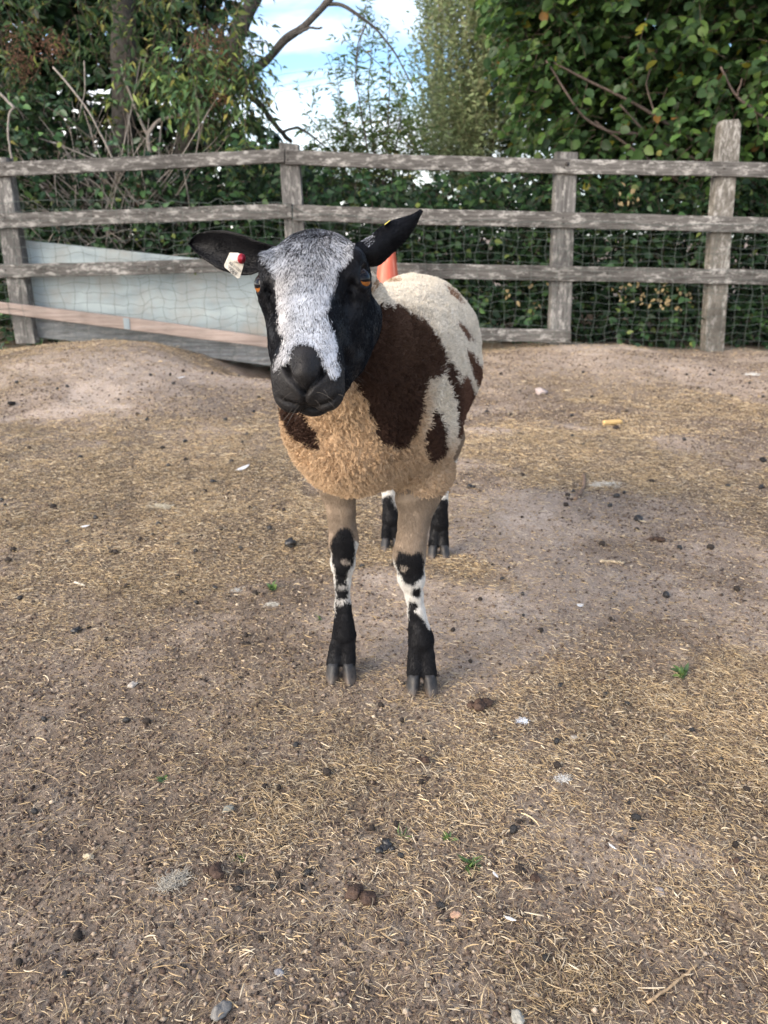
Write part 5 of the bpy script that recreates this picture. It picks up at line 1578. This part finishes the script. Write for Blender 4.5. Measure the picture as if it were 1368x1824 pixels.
# pellets: two source meshes, copied
src = []
for k in range(4):
    V, q = lump(None, flat=.8, rough=.16, crease=.03, seed=40 + k)
    src.append(mesh_np('dung_pellet', V * np.array([1.0, .82, 1]), q, M_DUNGW if k % 2 else M_DUNG, col=np.tile(np.array(BK if k % 2 else DK), (len(V), 1))))
pel = [(425, 1560, 10), (548, 1558, 9), (663, 1479, 8), (914, 1481, 9), (583, 1380, 10), (527, 1330, 7), (139, 1672, 12), (785, 1617, 9), (533, 1586, 8), (714, 1527, 7), (930, 848 + 0, 5), (480, 944, 6), (700, 1002 + 6, 5), (722, 1190 + 30, 5),
       (992, 1367, 8), (1132, 1460, 9), (262, 1288, 8), (225, 1286, 7), (190, 1140, 5), (1077, 1240, 6), (962, 1238, 5), (645, 1010, 5), (750, 1395, 6), (690, 970, 5), (925, 775, 7), (1018, 742, 5), (1232, 770, 6), (1296, 868, 5), (1312, 1060 - 8, 7), (1186, 1063, 8), (1072, 972, 7), (1355, 870, 6), (1265, 978, 7), (1210, 988 - 10, 6), (1160, 860, 5), (1098, 886, 6), (1011, 884, 5), (412, 835 - 10, 6), (366, 878, 5), (170, 924, 5), (95, 905, 6), (143, 817, 7), (52, 800, 5), (300, 832, 6), (250, 963, 5), (282, 935, 5), (290, 800, 6), (330, 790, 5), (245, 740, 6), (452, 735, 5), (226, 1055 - 8, 6), (36, 1068, 6), (60, 1075, 5), (120, 968, 5), (15, 1000, 6), (350, 1075, 5)]
rp_ = np.random.default_rng(77)
while len(pel) < 215:
    y = 660 + (1750 - 660) * rp_.random() ** 1.7; x = rp_.uniform(-10, 1378)
    if 560 < x < 800 and 880 < y < 1230: continue
    dens = vnoise(np.array([[x / 150, y / 90, 0.]]), 9)[0]
    if rp_.random() > dens * 1.2: continue
    pel.append((x, y, 2.6 + 2.4 * rp_.random() * (1 + (y - 650) / 700)))
PEL = []
for k, (px, py, rp) in enumerate(pel):
    s0 = src[k % 4]
    g, s = px_size(px, py, rp)
    s = min(s, .0105)
    o = s0 if k < 4 else s0.copy()
    if k >= 4: COL.objects.link(o)
    o.location = (g[0], g[1], g[2] + s * .55); o.scale = (s, s, s)
    o.rotation_euler = (rp_.uniform(-.4, .4), rp_.uniform(-.4, .4), rp_.uniform(0, 6.28))
    PEL.append((px, py, rp, k % 2, o))
# stones
for k, (px, py, rp, lab, c) in enumerate([
    (812, 1632, 9, 'small pinkish orange pebble in the foreground', (.50, .32, .22)), (394, 1805, 17, 'flat grey stone at the bottom edge of the foreground', (.17, .165, .155)),
    (1175, 1590, 9, 'rounded grey pebble on bare dust at lower right', (.26, .23, .215)), (158, 1528, 8, 'pale cream pebble in the left foreground', (.48, .40, .28)),
    (407, 1444, 10, 'grey green pebble left of centre in the foreground', (.20, .20, .17)), (922, 1815, 13, 'pale grey stone at the bottom edge right of centre', (.30, .29, .25)),
    (1022, 1316, 7, 'pale flat pebble right of the small white down', (.34, .31, .27)), (236, 1262 - 40, 8, 'whitish pebble in the stony patch at left', (.42, .38, .33)),
    (963, 702, 12, 'pale rounded stone on the right bank behind the sheep', (.38, .32, .30)), (497, 1735, 8, 'small grey pebble low in the left foreground', (.22, .22, .23))]):
    lump_obj('pebble', px, py, rp, lab, 'pebble', M_STONE, c, 700 + k * 5, 'pebbles on the paddock', flat=.55, sx=1.15, rz=k)
# corn cob
def cob():
    a = G(1074, 758); b = G(1107, 757); d = unit(b - a); L = np.linalg.norm(b - a)
    n = 26; t = np.linspace(0, 1, n); seg = 18
    up = np.array([0, 0, 1.0]); sd = np.cross(d, up)
    c0 = a + np.array([0, 0, .012])
    rr = .0125 * np.interp(t, [0, .06, .9, 1], [.80, 1, .9, .6])
    V = []
    for i in range(n):
        for j in range(seg):
            th = j / seg * 2 * math.pi
            rad = rr[i] * (1 + .12 * math.sin(i * 2.6) * math.cos(j * 1.6 * 2))
            V.append(c0 + d * (L * t[i]) + rad * (math.cos(th) * sd + math.sin(th) * up))
    V = np.array(V); i = np.arange(n - 1)[:, None] * seg; j = np.arange(seg)[None]; j2 = (j + 1) % seg
    q = np.stack([i + j, i + j2, i + seg + j2, i + seg + j], -1).reshape(-1, 4)
    caps = np.array([np.arange(seg)[::-1], (n - 1) * seg + np.arange(seg)])
    o = mesh_np('corn_cob', V, [q, caps], mat_attr('dry_cob', .8, .2, noise=(200, .7, 1.25), bump=(180, .001)), col=np.tile(np.array([.55, .38, .17]), (len(V), 1)))
    tag(o, 'short yellow corn cob lying on the ground behind at right', 'corn cob')
cob()
def stick(path, r0, r1, name, lab, col, z=.006, seed=1):
    q = np.array([G(x, y) for x, y in smooth_path(path, 14)]); q[:, 2] += z
    q = q + (np.stack([vnoise(np.stack([np.arange(14) * .9, np.zeros(14) + k], -1), seed) for k in range(3)], -1) - .5) * r0 * 1.2
    mb = MB(); mb.tube(q, np.linspace(r0, r1, 14) * (1 + .2 * np.sin(np.arange(14) * 2.1)), 8, col=col)
    tag(mb.build(name, mat_attr('stick_bark', .9, .2, noise=(150, .6, 1.3), bump=(150, .001))), lab, 'stick')
stick([(1040, 848), (1041, 868), (1033, 880), (1025, 892)], .0065, .0045, 'stick', 'short bent brown stick on the ground right of the sheep', (.20, .14, .10))
stick([(1152, 1792), (1200, 1757), (1243, 1721)], .0018, .0014, 'twig', 'long straight thin twig at the lower right of the foreground', (.36, .26, .16), .004)
stick([(1070, 1002), (1112, 1004)], .004, .003, 'stick', 'pale flat stick lying on the right middle ground', (.40, .32, .22), .004, 3)
stick([(134, 1040), (151, 1046)], .003, .0022, 'stick', 'tiny white stick on the left middle ground', (.62, .56, .46), .004, 4)
# feathers and down
M_FEATHER = mat_attr('feather', rough=.7, spec=.2, transl=.25)
def feather(px, py, L, ang, lab, curl=.3, wd=.22):
    g, s = px_size(px, py, L)
    n = 12; t = np.linspace(0, 1, n)
    x = s * (t - .5); z = .004 + s * curl * t ** 2 * .35
    w = s * wd * np.sin(np.clip(t * 1.05, 0, 1) * math.pi) ** .6 * (t > .18)
    w = w * (1 + .12 * np.sin(t * 23))
    c, sn = math.cos(ang), math.sin(ang)
    rows = []
    for k, f in enumerate((-1, -.5, 0, .5, 1)):
        yy = w * f; zz = z + (.10 * s * (1 - f * f) * (t > .18)) * .3
        rows.append(np.stack([x * c - yy * sn, x * sn + yy * c, zz], -1))
    V = np.stack(rows, 1).reshape(-1, 3)
    i = np.arange(n - 1)[:, None] * 5; j = np.arange(4)[None]
    q = np.stack([i + j, i + j + 1, i + 5 + j + 1, i + 5 + j], -1).reshape(-1, 4)
    o = mesh_np('feather', V, q, M_FEATHER, col=np.tile(np.array([.75, .77, .80]), (len(V), 1)))
    o.location = tuple(g); tag(o, lab, 'feather', 'small white feathers and down on the ground')
    qv = np.stack([x * c, x * sn, z + .001], -1); mb = MB(); mb.tube(qv, np.linspace(s * .02, s * .006, n), 5, col=(.8, .8, .75))
    V2 = np.concatenate(mb.V); qo = mesh_np('quill', V2, [np.concatenate(f) for f in mb.F.values()], M_FEATHER, col=np.concatenate(mb.C)); qo.parent = o
def down(px, py, rp, lab, col=(.62, .61, .58), n=260, el=1.0, ang=0.0):
    g, s = px_size(px, py, rp)
    n = int(n * 1.6); r = np.random.default_rng(int(px))
    p0 = r.normal(0, .42, (n, 3)) * np.array([s * el, s * .55, s * .22]); p0[:, 2] = np.abs(p0[:, 2]) + .002
    c, sn = math.cos(ang), math.sin(ang); p0 = np.stack([p0[:, 0] * c - p0[:, 1] * sn, p0[:, 0] * sn + p0[:, 1] * c, p0[:, 2]], -1)
    t = np.linspace(0, 1, 4)
    d = rdir(r, n, (0, 0, .1), .8) * s * .38
    pts = p0[:, None] + d[:, None] * t[None, :, None] + np.cumsum(r.normal(0, s * .13, (n, 4, 3)), 1)
    pts[..., 2] = np.maximum(pts[..., 2] * .6, .001)
    o = curves_np('down_tuft', pts, np.array([.0003, .0003, .0002, .0001])[None].repeat(n, 0), np.tile(np.array(col), (n, 1)) * r.uniform(.8, 1.15, (n, 1)), mat_hair('down_fibre', .9, .1))
    o.location = tuple(g); tag(o, lab, 'down', 'small white feathers and down on the ground')
feather(432, 836, 30, .75, 'curved white feather standing out on the left of the sheep', .5)
feather(322, 673, 16, .4, 'small white feather on the left bank below the pale board', .4, .35)
feather(908, 1641, 24, -.5, 'thin pale feather low in the foreground right of centre', .2, .15)
feather(1090, 1512 + 0, 20, -1.0, 'slim white feather lying at lower right near bare dust', .15, .12)
feather(882, 1562, 18, -1.1, 'tiny slim white feather beside the green weed', .15, .16)
feather(152, 940, 17, .1, 'small bluish white feather on the left middle ground', .4, .3)
feather(1033, 1081, 13, .2, 'small white feather right of the front legs', .3, .5)
down(308, 1572, 24, 'large white fluff tuft in the left foreground', (.42, .39, .33), n=420, el=1.1, ang=.8)
down(1003, 1389, 13, 'wispy white down tuft right of the brown clumps', n=260)
down(930, 1286, 10, 'bright white down spot right of the broad brown pile', (.80, .84, .90), n=220)
down(283, 903, 17, 'flattened cream wool scrap on the left middle ground', (.62, .56, .44), n=320, el=1.4)
down(1075, 866, 18, 'elongated grey white wool scrap beside the bent stick', (.60, .58, .53), n=320, el=1.5)
down(486, 1078, 10, 'pale wool scrap left of the front legs', (.60, .58, .52), n=160, el=1.3)
down(422, 1053, 9, 'grey wool scrap further left of the front legs', (.52, .50, .46), n=160)
down(1340, 668, 10, 'white wool scrap on the right bank near the concrete post', (.72, .72, .70), n=160, el=1.4)
# weeds
def weed(px, py, size, n, lab, kind='grass'):
    g, s = px_size(px, py, size); r = np.random.default_rng(int(px) + 3)
    pal = np.array([(.11, .19, .06), (.16, .25, .07), (.09, .15, .07)])
    b = np.zeros((n, 3)); b[:, :2] = r.normal(0, s * .16, (n, 2))
    tip = rdir(r, n, (0, 0, .35), .75); tip[:, 2] = np.abs(tip[:, 2])
    c = pal[r.choice(3, n)]
    V, Fc, C = leaves('lance' if kind == 'grass' else 'ovate', b, tip, rdir(r, n, (0, -.3, 1), .4), r.uniform(.4, 1, n) * s, r.uniform(.10, .16, n) * s * (1 if kind == 'grass' else 3), c)
    o = mesh_np('weed', V, Fc, M_LEAF, col=C); o.location = tuple(g)
    tag(o, lab, 'weed', 'small green weeds in the dry ground')
weed(838, 1541, 34, 22, 'largest green weed sprig low in the foreground')
weed(800, 1493, 20, 12, 'small leafy weed above the largest sprig', 'leafy')
weed(714, 1490, 22, 12, 'small grassy weed beside the glossy black dung')
weed(1215, 1203, 26, 16, 'grey green weed tuft right of the dung clumps', 'leafy')
weed(485, 1050, 20, 12, 'tiny weed left of the front legs', 'leafy')
weed(430, 1533, 20, 14, 'tiny weed above the crumbly dung pile on the left')
weed(290, 1390, 16, 12, 'faint weed in the left foreground', 'leafy')
weed(572, 1105, 18, 8, 'thin green blade weed beside the left front leg')

# labels of the droppings: by the nearest landmark where there is one, else by the part of the ground they lie in
LM = [(748, 1357, 'the round cracked dung clump'), (855, 1260, 'the broad brown dung pile'), (648, 1598, 'the largest brown dung pile'), (686, 1515, 'the glossy black dung clump'),
      (383, 1556, 'the crumbly dung pile'), (135, 1127, 'the curled black dung lump'), (1170, 962, 'the flat brown dung patch at right'), (1302, 1535, 'the brown clump at the right edge'),
      (198, 985, 'the flat dung patch at left'), (812, 1632, 'the pinkish pebble'), (394, 1805, 'the flat grey stone'), (1090, 757, 'the yellow corn cob'), (1035, 870, 'the bent brown stick'),
      (1200, 1757, 'the long straight twig'), (432, 836, 'the curved white feather'), (322, 673, 'the feather on the left bank'), (308, 1572, 'the large white fluff tuft'), (1003, 1389, 'the wispy white down'),
      (930, 1286, 'the bright white down spot'), (283, 903, 'the flattened cream wool scrap'), (1075, 866, 'the elongated grey white scrap'), (838, 1541, 'the largest green weed'), (1215, 1203, 'the grey green weed tuft'),
      (485, 1050, 'the tiny weed by the front legs'), (290, 1390, 'the faint weed at left'), (608, 1205, 'the left front hoof'), (752, 1228, 'the right front hoof'), (780, 990, 'the right rear hoof'), (1270, 640, 'the foot of the concrete post'),
      (1033, 1081, 'the small white feather beside the legs'), (158, 1528, 'the pale cream pebble'), (407, 1444, 'the grey green pebble'), (963, 702, 'the pale stone on the right bank'), (1340, 668, 'the white scrap on the right bank'), (517, 972, 'the single black dung ball'), (836, 869, 'the small double dung lump')]
left_ = list(range(len(PEL))); GRP = 'small dark droppings scattered over the paddock'
for lx, ly, nm in LM:
    for side, ok in (('left of', lambda dx, dy: dx < 0 and abs(dx) > abs(dy)), ('right of', lambda dx, dy: dx > 0 and abs(dx) > abs(dy)), ('just behind', lambda dx, dy: dy < 0 and abs(dy) >= abs(dx)), ('just in front of', lambda dx, dy: dy > 0 and abs(dy) >= abs(dx))):
        c = [(math.hypot(PEL[i][0] - lx, PEL[i][1] - ly), i) for i in left_ if ok(PEL[i][0] - lx, PEL[i][1] - ly)]
        if c and min(c)[0] < 110:
            i = min(c)[1]; left_.remove(i)
            tag(PEL[i][4], 'small dark dropping nearest ' + side + ' ' + nm, 'dropping', GRP)
for i in left_:
    px, py, rp, sh, o = PEL[i]
    zy = 'near the fence' if py < 760 else 'on the far middle ground' if py < 900 else 'level with the sheep legs' if py < 1150 else 'on the near middle ground' if py < 1400 else 'in the foreground'
    zx = 'at the left edge' if px < 180 else 'left of the sheep' if px < 480 else 'at the centre' if px < 880 else 'right of the sheep' if px < 1150 else 'at the right edge'
    tag(o, ('glossy black' if sh else 'dull dark brown') + ' dropping ' + zy + ' ' + zx, 'dropping', GRP)
by = {}
for i in left_: by.setdefault(PEL[i][4]['label'], []).append((-PEL[i][1], i))
for lb_, li in by.items():
    if len(li) > 1:
        for (_, i), w_ in zip(sorted(li), {2: ('nearer', 'farther'), 3: ('nearest', 'middle', 'farthest'), 4: ('nearest', 'second nearest', 'third nearest', 'farthest')}.get(len(li), ('nearest', 'second nearest', 'third nearest', 'fourth nearest', 'fifth nearest', 'sixth nearest', 'seventh nearest', 'eighth nearest', 'ninth nearest', 'tenth nearest', 'eleventh nearest', 'twelfth nearest'))):
            PEL[i][4]['label'] = w_ + ' ' + lb_

# ---- ear tags
def ear_tags():
    Yt = .972
    cream = (.62, .58, .50)
    mb = MB()
    out = np.array([(409, 450), (424, 450), (427, 456), (434, 471), (433, 475), (427, 495), (423, 496), (400, 476), (399, 472)], float)
    n = len(out)
    Fp = P(out[:, 0], out[:, 1], Yt + (out[:, 0] - 416) * .0001); Bk = Fp + np.array([0, .0013, 0])
    idx = np.arange(n); nx_ = (idx + 1) % n
    mb.add(np.concatenate([Fp, Bk]), [idx[None, ::-1], (idx + n)[None], np.stack([idx, nx_, nx_ + n, idx + n], -1)], cream)
    a = P(417, 458.5, Yt + .001); b = P(431, 461, Yt - .007)
    t_ = mb.build('ear_tag', mat_attr('tag_plastic', .5, .4, noise=(300, .8, 1.1)), sheep, smooth=False)
    t_['label'] = 'cream plastic ear tag with red button and black numbers'
    mb = MB(); mb.tube([a, a + (b - a) * .9], [.0054, .0056], 20, col=(.66, .60, .56)); mb.build('barrel', bpy.data.materials['tag_plastic'], t_)
    mb = MB(); mb.tube([a + (b - a) * .9, b, b + (b - a) * .02, b - (b - a) * .08], [.0058, .0058, .0047, .0040], 24, col=(.36, .015, .03)); mb.tube([b - (b - a) * .1, b + (b - a) * .03], [.0018, .0016], 12, col=(.50, .05, .09))
    mb.build('button', mat_attr('red_plastic', .35, .5), t_)
    def word(txt, px, py, ang, size, Yw):
        cu = bpy.data.curves.new('writing', 'FONT'); cu.body = txt; cu.size = size; cu.extrude = .00008; cu.align_x = 'LEFT'
        ob = bpy.data.objects.new('writing', cu); COL.objects.link(ob)
        bpy.context.view_layer.update()
        me = bpy.data.meshes.new_from_object(ob.evaluated_get(bpy.context.evaluated_depsgraph_get()))
        bpy.data.objects.remove(ob)
        o = bpy.data.objects.new('writing', me); COL.objects.link(o); me.materials.clear(); me.materials.append(INK)
        p = P(px, py, Yw)
        ca, sa = math.cos(ang), math.sin(ang)
        X = Vector((ca, 0, -sa)); Yv = Vector((sa, 0, ca)); Z = Vector((0, -1, 0))
        M = Matrix.Identity(4)
        for r_ in range(3): M[r_][0] = X[r_] * .80; M[r_][1] = Yv[r_]; M[r_][2] = Z[r_]; M[r_][3] = p[r_]
        me.transform(sheep.matrix_basis.inverted() @ M)
        o.parent = t_
    INK = mat_plain('black_print', (.03, .03, .035), .6)
    word('00069', 401.5, 477.0, math.radians(40), .0074, Yt - .0008)
    word('UK0 213261', 404.5, 467.5, math.radians(38), .0046, Yt - .0008)
    mb = MB()
    pl = P([685, 695, 695, 685], [399, 391.5, 393, 401], 1.000); bk = pl + np.array([0, .012, 0])
    mb.add(np.concatenate([pl, bk]), [np.array([[0, 1, 2, 3], [7, 6, 5, 4], [0, 4, 5, 1], [1, 5, 6, 2], [2, 6, 7, 3], [3, 7, 4, 0]])], (.62, .55, .12))
    y_ = mb.build('ear_tag', mat_attr('yellow_plastic', .5, .4), sheep, smooth=False); y_['label'] = 'edge of a yellow tag behind the raised ear'
ear_tags()
